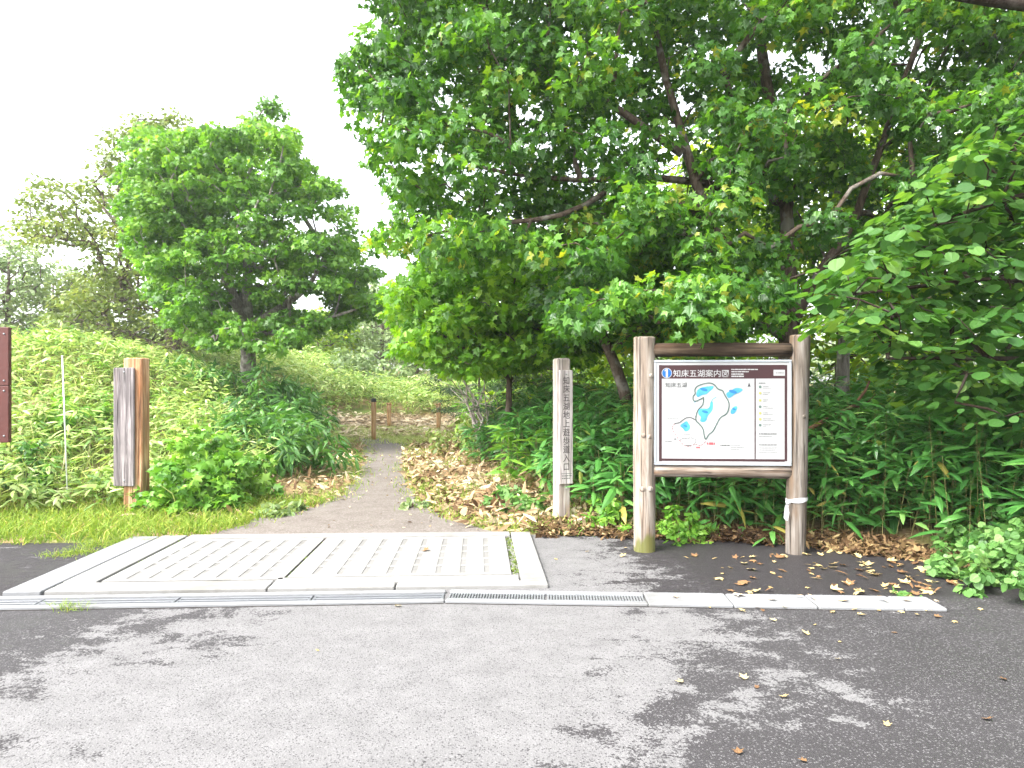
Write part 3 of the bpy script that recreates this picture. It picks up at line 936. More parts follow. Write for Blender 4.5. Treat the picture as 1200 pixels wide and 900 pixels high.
for i, (px_, pz_, w_) in enumerate(((-.11, -.02, .012), (-.122, -.06, .02), (-.118, -.11, .024), (-.128, -.16, .02), (-.124, -.185, .014))):
    vv += [(px_ - w_, -.088 - .008 * math.sin(i * 2), pz_), (px_ + w_ * .8, -.094 + .008 * math.sin(i * 1.4), pz_ - .006)]
a.add(vv, [[2 * i, 2 * i + 1, 2 * i + 3, 2 * i + 2] for i in range(4)]); a.build('loose_end', 'ribbon', rib)

# ------------------------------------------------------------------ entrance post
def beam(name, mat, parent, w, d, z0, z1, x=0, y=0, bev=.012):
    a = Acc(); box(a, x - w / 2, x + w / 2, y - d / 2, y + d / 2, z0, z1, bev); return a.build(name, mat, parent)


eP = gp(658, 612); eR = R(20)
ent = thing('entrance_signpost', 'tall square timber post with a vertical board of carved characters', 'signpost', (eP[0], eP[1], 0), eR)
beam('post', 'timber', ent, .165, .165, -.1, EYE + (HZ - 420) / F * eP[1], bev=.015)
bz1, bz0 = EYE + (HZ - 434) / F * eP[1], EYE + (HZ - 566) / F * eP[1]
nb_ = beam('name_board', 'timber_board', ent, .175, .03, bz0, bz1, .012, -.0985, .006)
st_ = '知床五湖地上遊歩道入口'
zt_, zb_ = EYE + (HZ - 441) / F * eP[1], EYE + (HZ - 550.5) / F * eP[1]
cell = (zt_ - zb_) / 11
for i, ch in enumerate(st_):
    text('carved_character', ch, 'letter', nb_, .012, zt_ - cell * (i + .88), -.1145, cell * .98, align='CENTER', xs=.92, bold=.0006)
a = Acc(); y = -.1142
a.add(rect_ccw(-.06, .085, zb_ - .036, zb_ - .030, y), [[0, 1, 2, 3]])
for r_ in range(2):
    xq = -.045
    while xq < .06:
        w_ = rng.uniform(.008, .02); a.add(rect_ccw(xq, xq + w_, zb_ - .065 - r_ * .03, zb_ - .053 - r_ * .03, y), [[0, 1, 2, 3]]); xq += w_ + .006
a.build('small_lettering', 'print_grey', nb_)
a = Acc(); tube(a, [(.008, -.112, bz1 - .05), (.008, -.118, bz1 - .05), (.008, -.119, bz1 - .05)], [.008, .008, .001], 10); a.build('bolt', 'steel', nb_)
a = Acc(); tube(a, [(.03, -.08, .42), (.03, -.088, .42), (.03, -.089, .42)], [.013, .012, .001], 10); a.build('bolt', 'ribbon', ent)

# left post with the bare board
lp = np.array([at(156, 0, 8.5)[0], 8.5]); lz = float(height(*lp))
lft = thing('timber_signpost', 'orange brown timber post carrying a bare silver grey board', 'signpost', (lp[0], lp[1], lz), R(-6))
z_ = lambda py, Y=8.5: EYE + (HZ - py) / F * Y - lz
beam('post', 'timber_orange', lft, .25, .16, -.1, z_(419.5), .02, .04, .012)
bd = beam('board', 'timber_grey', lft, .27, .035, z_(569), z_(431), -.07, -.068, .008)
a = Acc()
for zz in (z_(436), z_(562)):
    a = Acc(); tube(a, [(-.06, -.083, zz), (-.06, -.09, zz), (-.06, -.091, zz)], [.012, .011, .001], 10); a.build('bolt', 'steel', bd)

# rust red panel at the edge of the photograph
rp = np.array([at(-74, 0, 8.0)[0], 8.0]); rzp = float(height(*rp))
red = thing('metal_panel', 'rust red metal panel standing upright at the far left edge', 'panel', (rp[0], rp[1], rzp), R(4))
W_ = .82
a = Acc(); tz, bz_ = EYE + (HZ - 383) / F * 8 - rzp, EYE + (HZ - 519) / F * 8 - rzp
midz = EYE + (HZ - 452) / F * 8 - rzp
box(a, -W_, W_, -.03, .03, midz + .003, tz, .006); box(a, -W_, W_, -.03, .03, bz_, midz - .003, .006); box(a, -W_ + .01, W_ - .01, -.02, .02, midz - .01, midz + .01, .002)
sh = a.build('sheet', 'red_metal', red)
a = Acc()
for s in (-1, 1):
    for zz in (midz + .06, midz - .06, tz - .08, bz_ + .08):
        a = Acc(); tube(a, [(s * (W_ - .05), -.028, zz), (s * (W_ - .05), -.036, zz), (s * (W_ - .05), -.038, zz)], [.012, .011, .001], 8); a.build('rivet', 'steel', sh)
for s in (-1, 1): beam('leg', 'red_metal', red, .09, .09, -.1, bz_ + .05, s * (W_ - .45), .08)

# thin white pole in the weeds
p0, p1 = at(79.5, 548, 9.0), at(73, 418, 9.0); hz0 = float(height(p0[0], 9.0))
wp = thing('marker_pole', 'thin leaning white marker pole among the weeds left of the grey board', 'pole', (p0[0], 9.0, hz0))
a = Acc(); tube(a, [(0, 0, -.05), ((p1[0] - p0[0]) * .5, 0, (p1[2] - hz0) * .5), (p1[0] - p0[0], 0, p1[2] - hz0)], .0085, 8); a.build('pole', 'white_pole', wp)
a = Acc(); tube(a, [(p1[0] - p0[0], 0, p1[2] - hz0 - .01), (p1[0] - p0[0], 0, p1[2] - hz0 + .015)], .012, 8); a.build('cap', 'white_pole', wp)

# bollards at the far end of the path
bproto = None
for (px, pyt, pyb, Y, lab) in ((438, 467, 508, 20.5, 'orange brown wooden bollard with a black top, nearest of the path bollards'),
                               (456, 472, 497, 22.6, 'pale wooden bollard standing behind the black topped one'),
                               (514, 472, 501, 22.0, 'pale wooden bollard beside the dry leaf slope right of the path')):
    p = at(px, pyb, Y); gz = float(height(p[0], Y)); h_ = EYE + (HZ - pyt) / F * Y - gz
    if bproto is None:
        o = thing('bollard', lab, 'bollard', (p[0], Y, gz), 0, 'wooden bollards on the path')
        a = Acc(); zs = np.linspace(-.1, h_ - .1, 6); tube(a, np.column_stack([zs * 0, zs * 0, zs]), .075, 12, 0, True, .02); a.build('post', 'bollard', o)
        a = Acc(); zs = np.array([h_ - .1, h_ - .02, h_]); tube(a, np.column_stack([zs * 0, zs * 0, zs]), [.079, .079, .06], 12, 0, True); a.build('cap', 'black_cap', o)
        bproto, bh = o, h_
    else:
        o = copy_tree(bproto); o.location = (p[0], Y, gz); o['label'] = lab; o.scale = (1, 1, h_ / bh)
        for ch in o.children:
            if ch.name.startswith('cap'):
                ch.data = ch.data.copy(); ch.data.materials.clear(); ch.data.materials.append(M['bollard'])


# ------------------------------------------------------------------ ground cover
def sasa_field(name, pts, hts, leaf_len, per, mat, label, culm=True, tilt=.45, kind='stuff', parent=None, origin=None):
    """bamboo grass: thin culms, a whorl of drooping lance leaves at the top of each and some lower down"""
    a = Acc(); N = len(pts)
    top = np.column_stack([pts[:, 0], pts[:, 1], height(pts[:, 0], pts[:, 1])]); foot = top.copy()
    lean = rng.normal(0, .13, (N, 2)) * hts[:, None]
    top[:, :2] += lean; top[:, 2] += hts
    C = np.repeat(top, per, 0); H_ = np.repeat(hts, per); f = np.repeat(foot, per, 0); k = len(C)
    s = np.where(rng.random(k) < .45, rng.uniform(.88, 1.03, k), rng.uniform(.22, .92, k))
    pos = f + (C - f) * s[:, None]
    az = rng.uniform(0, 2 * math.pi, k); el = rng.normal(.34, tilt, k)
    d = np.column_stack([np.cos(az) * np.cos(el), np.sin(az) * np.cos(el), np.sin(el)])
    nrm = np.array([0, 0, 1.]) + rng.normal(size=(k, 3)) * .3
    pos += d * np.array([1, 1, .3]) * rng.uniform(0, .06, k)[:, None]
    L_ = leaf_len * rng.uniform(.6, 1.2, k)
    sc = np.column_stack([L_ * rng.uniform(.85, 1.2, k), L_, L_ * rng.uniform(.6, 1.7, k)])
    rnd = np.clip(rng.normal(.45, .23, k) + np.repeat(rng.normal(0, .12, N), per), 0, 1)
    a.inst(T_SASA, pos, frames(nrm, d), sc, rnd)
    if culm:
        c0 = foot; dirv = top - foot
        T = (np.array([(-1, 0, 0), (1, 0, 0), (.7, 0, 1), (-.7, 0, 1), (0, -1, 0), (0, 1, 0), (0, .7, 1), (0, -.7, 1)], float), [[0, 1, 2, 3], [4, 5, 6, 7]])
        Rm = np.zeros((N, 3, 3)); Rm[:, 0, 0] = .003; Rm[:, 1, 1] = .003; Rm[:, :, 2] = dirv
        a.inst(T, c0, Rm, np.ones(N), rng.random(N), 1)
    o = a.build(name, [mat, 'culm'], parent, origin)
    if kind: tag(o, label, kind=kind)
    return o


def scatter(n, x0, x1, y0, y1, ok):
    p = np.column_stack([rng.uniform(x0, x1, n), rng.uniform(y0, y1, n)])
    return p[ok(p[:, 0], p[:, 1]) > rng.random(n)]


def sx(y): return np.interp(y, [7.6, 8.2, 9.5, 14, 18, 24, 30], [1.5, 1.0, .42, -1.0, -1.4, -1.2, -1])


ok = lambda x, y: ((x > sx(y) + .25 * wob(x * 2, y * 2)) & (y > edge(x) + .55 + .15 * wob(x * 3, y))) * 1.0
p = scatter(4600, -1.8, 11.5, 5.3, 13.5, ok)
hh = np.clip(1.14 + .14 * wob(p[:, 0] * 1.3, p[:, 1] * 1.3) + rng.normal(0, .17, len(p)) - .02 * (p[:, 1] - 8), .4, 1.7) * S((p[:, 1] - edge(p[:, 0]) + .35) / 1.6) * np.clip(.55 + (p[:, 0] - sx(p[:, 1])) * .45, .55, 1)
sasa_field('bamboo_grass', p, hh, .265, 15, 'sasa', 'dense dark green bamboo grass filling the ground under the maples')
p = scatter(1500, -2.4, 9, 13.5, 27, ok)
sasa_field('bamboo_grass', p, np.clip(rng.normal(.95, .15, len(p)), .4, 1.4), .24, 9, 'herb', 'bamboo grass on the rise beyond the carved entrance post')

# the left bank: pale overgrown mix
dl = lambda x, y: pl(y) - .35 - x
okb = lambda x, y: S((dl(x, y) - .5 + .3 * wob(x, y)) / 1.4) * S((y - edge(x) - 1.2 - .4 * wob(x * 1.4, y)) / 1.0)
p = scatter(9500, -20, -2.6, 7.8, 26, okb)
hh = np.clip(.42 + .16 * wob(p[:, 0] * 1.1, p[:, 1]) + rng.normal(0, .09, len(p)), .15, .9)
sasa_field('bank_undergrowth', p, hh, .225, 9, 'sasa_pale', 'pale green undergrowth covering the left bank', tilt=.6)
p = scatter(900, -20, -3, 8.5, 21, lambda x, y: okb(x, y) * (wob(x * 1.9 + 4, y * 1.7) > .35))
sasa_field('bank_undergrowth', p, np.clip(rng.normal(.5, .12, len(p)), .2, .9), .16, 14, 'herb', 'brighter green weed patches in the left bank', tilt=.6)
# pale bamboo grass on the far slope behind the bollards
okf = lambda x, y: ((y > 24.3 + .7 * wob(x * .8, 3)) & (y < 40)) * 1.0
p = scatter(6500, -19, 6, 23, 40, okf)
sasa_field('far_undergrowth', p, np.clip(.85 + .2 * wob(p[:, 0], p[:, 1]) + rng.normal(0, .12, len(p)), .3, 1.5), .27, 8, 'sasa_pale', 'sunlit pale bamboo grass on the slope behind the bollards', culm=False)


def ground_leaves(name, pts, tmpl, size, mat, label, flatness=.45, lift=.015, kind='stuff'):
    a = Acc(); N = len(pts)
    z = np.maximum(height(pts[:, 0], pts[:, 1]), .0) + lift + rng.uniform(0, .05 if name != "path_debris" else .004, N)
    pos = np.column_stack([pts, z])
    nrm = np.array([0, 0, 1.]) + rng.normal(size=(N, 3)) * flatness
    tip = rng.normal(size=(N, 3))
    sc = size * rng.uniform(.5, 1.35, N)
    a.inst(tmpl, pos, frames(nrm, tip), sc, np.clip(rng.normal(.42, .24, N) + .22 * wob(pts[:, 0] * 1.9 + 1, pts[:, 1] * 1.4), 0, 1))
    return tag(a.build(name, mat), label, kind=kind)


okd = lambda x, y: ((x > pr(y) + .1) & (x < sx(y) + .5) & (y > edge(x) + .06)) * np.clip(1.25 - .35 * wob(x * 2.2, y * 1.9), .25, 1)
p = scatter(11000, -4, 1.8, 7.45, 20, okd)
ground_leaves('dry_leaf_litter', p, T_SASA, .165, 'dry', 'heap of dry straw coloured bamboo leaves right of the path', .6)
p = scatter(5200, -4.2, 1.6, 7.45, 17, okd)
ground_leaves('dry_leaf_litter', p, T_OVAL, .11, 'dry', 'small tan dry leaves among the straw right of the path', .6)
okl = lambda x, y: ((x < pl(y) - .05) & (x > pl(y) - 1.9 - .4 * wob(x, y)) & (y > 8.2)) * np.clip(.8 - .5 * wob(x * 1.6, y * 1.3), .05, 1)
p = scatter(6500, -8, -2.3, 8.2, 20, okl)
ground_leaves('dry_leaf_litter', p, T_SASA, .17, 'dry', 'dry tan leaves along the left edge of the path', .6)
okfar = lambda x, y: ((y > 21.0 + .3 * wob(x, y)) & (y < 24.6) & (x > -8.2 + .5 * wob(y, x))) * np.clip(.9 - .5 * wob(x * .9, y * 1.1), .1, 1)
p = scatter(14000, -9, 1.5, 19.8, 25, okfar)
ground_leaves('dry_leaf_litter', p, T_SASA, .3, 'straw', 'dry tan leaf cover on the slope around the bollards', .3)
okm = lambda x, y: okd(x, y) * np.clip(.3 + .9 * wob(x * 2.1 + 3, y * 1.5), 0, 1) + (okd(x, y) > 0) * np.exp(-((y - edge(x) - .25) / .3) ** 2) * .6
p = scatter(26000, -4, 1.8, 7.45, 18, okm)
MIXED = p
pth = scatter(2600, -5, .2, 7.35, 20, lambda x, y: ((x > pl(y)) & (x < pr(y))) * (.12 + .88 * np.exp(-np.minimum(x - pl(y), pr(y) - x) / .16)))
ground_leaves('path_debris', pth, T_OVAL, .05, 'dry', 'bits of dry leaf scattered over the gravel path', .4, .022)
# brown litter along the asphalt under the signboard
oke = lambda x, y: ((y > edge(x) - .10 + .08 * wob(x * 5, 2)) & (y < edge(x) + .75)) * 1.0
p = scatter(22000, .3, 5.2, 4.9, 8.3, oke); rng.shuffle(p); p = p[:7500]
ground_leaves('leaf_litter', p[3000:], T_SASA, .10, 'litter', 'brown straw leaves drifted along the asphalt edge', .5)
ground_leaves('leaf_litter', p[:5500], T_MAPLE_LITE, .068, 'litter', 'brown and yellow leaf litter along the asphalt edge under the bamboo grass', .5)


def grass(name, pts, ln, mat, label, upright=.45, kind='stuff'):
    a = Acc(); N = len(pts)
    pos = np.column_stack([pts, np.maximum(height(pts[:, 0], pts[:, 1]), -.01)])
    d = np.column_stack([rng.normal(0, upright, (N, 2)), np.ones(N)])
    nrm = np.column_stack([rng.normal(size=(N, 2)), np.full(N, .25)])
    L_ = ln * rng.uniform(.45, 1.35, N)
    a.inst(T_BLADE, pos, frames(nrm, d), np.column_stack([L_ * 0 + min(ln * 1.1, .28 + ln * .1), L_, L_ * 2.2]), np.clip(rng.normal(.5, .25, N), 0, 1))
    return tag(a.build(name, mat), label, kind=kind)


okg = lambda x, y: ((y > edge(x) - .04 + .07 * wob(x * 4, 1)) & (x < -3.95 + .2 * wob(y * 2, x)) | ((y > edge(x) + .04) & (x < pl(y) - .03))) * S((10.6 - y + .8 * wob(x, y)) / 2.0) * (x < pl(y) - .02)
p = scatter(32000, -12, -2.2, 6.85, 11, okg)
grass('grass', p, .17, 'grass', 'sunlit yellow green grass along the left verge', .6)
okp = lambda x, y: (np.exp(-((x - pl(y) + .15) / .28) ** 2) * np.clip(.5 + .5 * wob(x * 3, y * 2), 0, 1) + np.exp(-((x - pr(y) - .25) / .3) ** 2) * np.clip(.35 + .6 * wob(x * 3 + 1, y * 1.6), 0, 1)) * (y > 7.6)
p = scatter(30000, -5, .8, 7.6, 21, okp)
grass('grass', p, .13, 'grass', 'short grass tufts along both edges of the path', .7)
okt = lambda x, y: ((y > 19.3) & (y < 22.5)) * np.clip(.7 + .5 * wob(x, y), 0, 1) * (x > -6.5) * (x < -.5)
p = scatter(26000, -6.5, -.5, 19.3, 22.5, okt)
grass('grass', p, .14, 'bank_grass', 'pale lawn strip in front of the bollards', .6)
okr = lambda x, y: np.exp(-((y - edge(x) - .2) / .16) ** 2) * np.clip(.25 + .9 * wob(x * 2.3, y), 0, 1)
p = scatter(9000, .2, 2.2, 7.2, 8.2, okr)
grass('grass', p, .12, 'herb', 'green grass tufts at the foot of the carved entrance post', .6)
grass('grass', MIXED, .13, 'grass', 'yellow green grass growing through the dry leaves right of the path', .75)
p = scatter(15000, -18, -2.8, 7.9, 22, lambda x, y: okb(x, y) * np.clip(.5 + .6 * wob(x * 1.5 + 2, y * 1.1), 0, 1))
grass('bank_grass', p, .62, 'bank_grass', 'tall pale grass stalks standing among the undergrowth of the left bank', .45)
p = scatter(9000, -18, 5, 23.5, 38, lambda x, y: okf(x, y) * np.clip(.5 + .6 * wob(x * .7 + 2, y * .8), 0, 1))
grass('far_grass', p, 1.0, 'bank_grass', 'tall pale grass on the slope behind the bollards', .4)
# tufts at the drain and slab rim
tp = []
for (px, py, nn, sp) in ((85, 714, 90, .07), (95, 648, 260, .12), (70, 652, 120, .10), (115, 640, 300, .12), (140, 636, 200, .10), (175, 636, 90, .05), (78, 712, 60, .06)):
    c = gp(px, py); tp.append(c + rng.normal(0, sp, (nn, 2)) * (1, .5))
p = np.vstack(tp); grass('grass', p, .075, 'grass', 'small grass tufts growing along the slab rim and drain', .8)


# ------------------------------------------------------------------ single plants
def plant(name, label, cat, base, r, h, n, per, mat, tmpl, size, flat=.8, group=None, spread=.6, lowz=.1, droop=.3, dome=True):
    root = thing(name, label, cat, base, 0, group); b = np.array(base, float)
    C = []
    for _ in range(n):
        az = rng.uniform(0, 6.283); q = math.sqrt(rng.random())
        top = h * (math.sqrt(max(0, 1 - q * q * .85)) if dome else 1)
        q *= rng.uniform(.85, 1.35); C.append((r * q * math.cos(az), r * q * math.sin(az), max(lowz * h, top * rng.uniform(.2, 1.15) * (1 + .25 * math.sin(3 * az + h * 9)))))
    C = np.array(C); gz = height(C[:, 0] + b[0], C[:, 1] + b[1]) - b[2]; C[:, 2] += np.maximum(gz, -.02)
    a = Acc(); clump_leaves(a, tmpl, C, min(r, h) * .24, per, size, flat, .9, droop, 0, spread); a.build('foliage', mat, root)
    a = Acc()
    for c in C[::max(1, n // 26)]:
        foot = np.array([c[0] * .3, c[1] * .3, 0.]); foot[2] = min(0, c[2] - .05)
        m_ = (foot + c) / 2 + np.array([c[0] * .12, c[1] * .12, .06 * h])
        tube(a, [foot, m_, c], [.008, .006, .003], 5, 0, False)
    a.build('stems', 'twig', root)
    return root


def on_ground(px, Y, dz=0):
    x = (px - CX) / F * Y; return (x, Y, float(height(x, Y)) + dz)


plant('leafy_bush', 'bright green broad leaved bush beside the orange brown timber post', 'bush', on_ground(236, 8.85), .60, .82, 70, 34, 'herb', T_MAPLE_LITE, .115)
plant('leafy_bush', 'lower bright green bush spreading toward the path edge', 'bush', on_ground(262, 9.6), .6, .66, 50, 30, 'herb', T_MAPLE_LITE, .11)
plant('leafy_bush', 'dark green tangle of long leaves on the bank edge beside the path', 'bush', on_ground(322, 12.6), 1.0, 1.0, 80, 24, 'herb_dark', T_SASA, .24)
plant('leafy_bush', 'dark low tangle of long leaves under the round maple trunk', 'bush', on_ground(300, 16.4), 1.5, 1.15, 90, 26, 'herb_dark', T_SASA, .26)
plant('leafy_bush', 'small dark green weed bush below the rust red panel', 'bush', on_ground(20, 9.4), .42, .5, 32, 24, 'herb_dark', T_OVAL, .1)
plant('leafy_bush', 'green weed bush in the middle of the pale bank', 'bush', on_ground(92, 11.5), .55, .5, 26, 26, 'herb', T_OVAL, .12)
plant('leafy_bush', 'pale green shrub on the slope behind the bollards', 'bush', on_ground(430, 30), 1.7, 1.6, 50, 36, 'pale', T_OVAL, .22)
plant('leafy_bush', 'reddish brown dry shrub left of the bamboo grass near the path', 'bush', on_ground(556, 15.2), .8, .75, 40, 26, 'olive', T_OVAL, .11)
plant('low_plant', 'small bright green feathery plant between the two signboard posts', 'plant', on_ground(800, 7.2), .24, .27, 34, 26, 'herb', T_OVAL, .065)
plant('low_plant', 'small green plant at the foot of the left signboard post', 'plant', on_ground(712, 7.7), .26, .26, 22, 22, 'herb', T_OVAL, .075)
plant('low_plant', 'pale low plant by the left path edge', 'plant', on_ground(325, 8.6), .28, .12, 20, 18, 'pale', T_OVAL, .09)
plant('low_plant', 'low green plant beside the carved entrance post', 'plant', on_ground(600, 8.9), .35, .22, 22, 20, 'ivy', T_OVAL, .1)
plant('low_plant', 'pale green seedling plant on the right path edge', 'plant', on_ground(485, 9.0), .16, .12, 10, 16, 'pale', T_OVAL, .08)
plant('ground_ivy', 'bright green ivy mound spilling onto the asphalt at the right end of the drain', 'ivy', (4.32, 5.55, -.02), .75, .40, 130, 46, 'ivy', T_ROUND, .060, .7, lowz=.12)
plant('ground_ivy', 'darker feathery ground plant behind the bright ivy mound', 'ivy', (4.75, 6.1, 0), .6, .55, 60, 36, 'herb_dark', T_OVAL, .06, .8)
plant('low_plant', 'tiny green weed rooted where the drain lids end', 'plant', (3.05, 5.26, 0), .10, .05, 10, 12, 'ivy', T_ROUND, .045)


def sasa_clump(label, px, Y, n, h, leaf, per=9, mat='sasa', r=.22):
    b = on_ground(px, Y)
    root = thing('bamboo_grass_clump', label, 'bamboo grass', b, 0, 'bamboo grass clumps in front of the thicket')
    pts = np.array(b[:2]) + rng.normal(0, r * .6, (n, 2))
    hts = h * rng.uniform(.6, 1.1, n)
    o = sasa_field('foliage', pts, hts, leaf, per, mat, None, True, .5, None, root, b)
    o.location = (0, 0, 0)


sasa_clump('bamboo grass clump with large drooping leaves beside the ribbon post', 888, 7.5, 6, .52, .34)
sasa_clump('bamboo grass clump with narrow leaves left of the map panel', 722, 8.0, 9, .85, .32, r=.3)
sasa_clump('low bamboo grass sprig leaning before the right signboard post', 905, 7.05, 2, .2, .25, r=.1)
sasa_clump('broad leaved bamboo grass clump under the map panel middle', 842, 7.55, 5, .62, .33)
sasa_clump('bright bamboo grass clump right of the ribbon post', 1010, 7.4, 6, .5, .32)
sasa_clump('glossy bamboo grass clump near the dark end of the asphalt', 1092, 7.0, 7, .65, .32)
sasa_clump('tall bamboo grass clump above the ivy mound', 1165, 6.75, 8, .85, .32, r=.3)
sasa_clump('pale bamboo grass clump at the left end of the thicket', 610, 10.2, 14, .8, .3, r=.45, mat='herb')

# ------------------------------------------------------------------ trees
def tri(a_, b_, k=.5): return (np.array(a_) * (1 - k) + np.array(b_) * k)


# round maple on the left bank
Yb = 18.0
bz = float(height(at(290, 0, Yb)[0], Yb))
base = np.array([at(290, 0, Yb)[0], Yb, bz - .1])
polyA = [(138, 262), (132, 195), (160, 138), (190, 150), (235, 150), (285, 142), (318, 140), (352, 150), (358, 185), (388, 196), (412, 240), (424, 285), (444, 322), (460, 352), (448, 376), (400, 386), (335, 414), (250, 408), (200, 388), (168, 350), (158, 310)]
YA = lambda px, py: (18 - 2.6 * np.sqrt(np.clip(1 - ((px - 295) / 170) ** 2 * .8, .1, 1)), 18 + 2.4 * np.sqrt(np.clip(1 - ((px - 295) / 170) ** 2 * .8, .1, 1)))
cl = crown_points(polyA, YA, 430, 9, [(388, 268, 12, 14), (352, 262, 8, 8), (380, 360, 14, 7), (235, 305, 8, 6)], .36)
cl = clear_limbs(cl, [([(288, 385), (262, 320), (230, 250)], 17.8), ([(290, 360), (290, 310), (285, 235)], 18.2), ([(345, 352), (372, 330), (372, 300)], 17.7)], 8, .3)
cl = np.vstack([cl, [at(300, 140, 18), at(316, 122, 18.2), at(322, 130, 18.3)]])
stA = [stem_curve([base, at(291, 410, Yb), at(288, 375, Yb)], .22, .17), stem_curve([at(288, 378, Yb), at(262, 320, 17.8), at(225, 240, 17.6), at(205, 200, 17.5)], .15, .03),
       stem_curve([at(288, 378, Yb), at(292, 310, 18.2), at(285, 240, 18.2), at(300, 160, 18.2)], .15, .03), stem_curve([at(290, 385, Yb), at(330, 360, 17.8), at(372, 330, 17.6), at(372, 300, 17.4)], .12, .03),
       stem_curve([at(290, 392, Yb), at(320, 392, 17.6), at(380, 375, 17.3), at(430, 358, 17.2)], .10, .02)]
make_tree('maple_tree', 'round bright green maple standing alone on the left bank', 'tree', base, stA, cl, 'bright', T_MAPLE_LITE, .13, .42, 118, 'bark_grey', None, .45, .7, .5, .012, .11, .55)

# olive tree behind it
Yb = 22.5
x_ = at(206, 0, Yb)[0]; base = np.array([x_, Yb, float(height(x_, Yb)) - .1])
polyB = [(4, 262), (30, 232), (50, 196), (95, 214), (110, 180), (150, 130), (215, 128), (250, 200), (260, 400), (215, 426), (130, 420), (70, 402), (40, 372), (95, 330), (40, 290)]
cl = crown_points(polyB, lambda px, py: (20.6 + 0 * px, 24.5 + 0 * px), 430, 5, [(80, 300, 26, 12), (60, 232, 10, 6), (118, 252, 14, 8)], .4)
stB = [stem_curve([base, at(204, 400, Yb), at(190, 350, Yb), at(160, 290, Yb), at(110, 230, Yb)], .26, .03), stem_curve([base + (.3, 0, 0), at(215, 380, Yb), at(212, 280, Yb), at(190, 170, Yb)], .16, .03),
       stem_curve([base + (0, 0, .5), at(170, 400, Yb), at(120, 380, Yb), at(80, 372, Yb)], .12, .02)]
make_tree('olive_tree', 'sparse olive brown tree behind the round maple on the bank', 'tree', base, stB, cl, 'olive', T_OVAL, .14, .5, 46, 'bark', None, .35, 1.1, .2, .012, .12, .55)

# big maple over the signboard
polyE = [(405, -30), (440, -8), (448, 25), (398, 78), (392, 110), (418, 145), (430, 178), (424, 200), (452, 224), (462, 250), (436, 268), (440, 292), (478, 320), (540, 320), (580, 300), (640, 305), (648, 372), (680, 404),
         (730, 402), (785, 408), (815, 418), (850, 408), (880, 396), (940, 385), (1010, 345), (1090, 290), (1260, 230), (1300, -150), (470, -150), (430, -100)]
holesE = [(532, 216, 24, 8), (680, 152, 5, 5), (868, 262, 10, 20), (955, 68, 18, 16), (1010, 22, 16, 14), (1118, 70, 22, 14), (1128, 188, 14, 14), (1050, 222, 14, 10), (850, 210, 14, 6), (486, 305, 16, 5), (505, 395, 14, 5), (1010, 150, 14, 14), (1130, 130, 14, 12), (700, 202, 8, 5)]


def YE(px, py):
    lo = np.where(py > 330, 6.9, 7.2) + np.clip((560 - px) / 200, 0, 1) * .6
    hi = np.where(py > 330, 8.9, 10.4) - np.clip((600 - px) / 200, 0, 1) * 1.0
    return lo, hi


cl = crown_points(polyE, YE, 700, 15, holesE, .37, 60)
cl = clear_limbs(cl, [([(926, 400), (925, 255)], 9.3), ([(940, 360), (1000, 270), (1020, 200)], 9.1), ([(900, 372), (775, 378)], 8.6), ([(905, 120), (895, 60)], 9.2), ([(640, 215), (570, 198)], 8.5), ([(790, 170), (775, 60)], 8.4), ([(1060, 90), (1085, 30)], 8.8)], 20, .12)
cl = np.vstack([cl, [at(*q) for q in ((820, 362, 6.75), (802, 350, 6.7), (842, 352, 6.8), (826, 335, 6.8), (778, 340, 6.9), (862, 335, 6.9), (822, 374, 6.62))]])
Yb = 9.3; x_ = at(925, 0, Yb)[0]; base = np.array([x_, Yb, float(height(x_, Yb)) - .1])
stE = [stem_curve([base, at(926, 400, Yb), at(925, 330, Yb), at(924, 250, 9.3), at(905, 120, 9.2), at(880, -20, 9.1), at(860, -160, 9)], .135, .04, 14, .01),
       stem_curve([at(926, 385, Yb), at(950, 330, 9.2), at(1000, 270, 9.0), at(1020, 200, 8.9), at(1060, 90, 8.8), at(1110, -40, 8.6)], .075, .03, 12, .01),
       stem_curve([at(925, 372, Yb), at(890, 368, 9.0), at(850, 300, 8.6), at(800, 180, 8.4), at(770, 40, 8.4), at(740, -80, 8.4)], .085, .03, 12, .01),
       stem_curve([at(918, 395, Yb), at(880, 372, 8.6), at(830, 372, 8.2), at(770, 378, 7.9)], .06, .02, 9, .01),
       stem_curve([at(926, 240, Yb), at(850, 215, 8.8), at(740, 205, 8.5), at(650, 215, 8.4), at(560, 195, 8.5)], .06, .02, 10, .01),
       stem_curve([at(800, 180, 8.4), at(700, 110, 8.4), at(600, 70, 8.5), at(500, 50, 8.6)], .05, .02, 10, .01),
       stem_curve([at(740, 206, 8.5), at(660, 258, 8.2), at(560, 262, 8.3), at(480, 280, 8.4)], .04, .015, 10, .01)]
make_tree('maple_tree', 'large dark green maple spreading over the map signboard', 'tree', base, stE, cl, 'maple', T_MAPLE, .092, .36, 128, 'bark', None, .62, .5, .85, .0065, .08, .6)

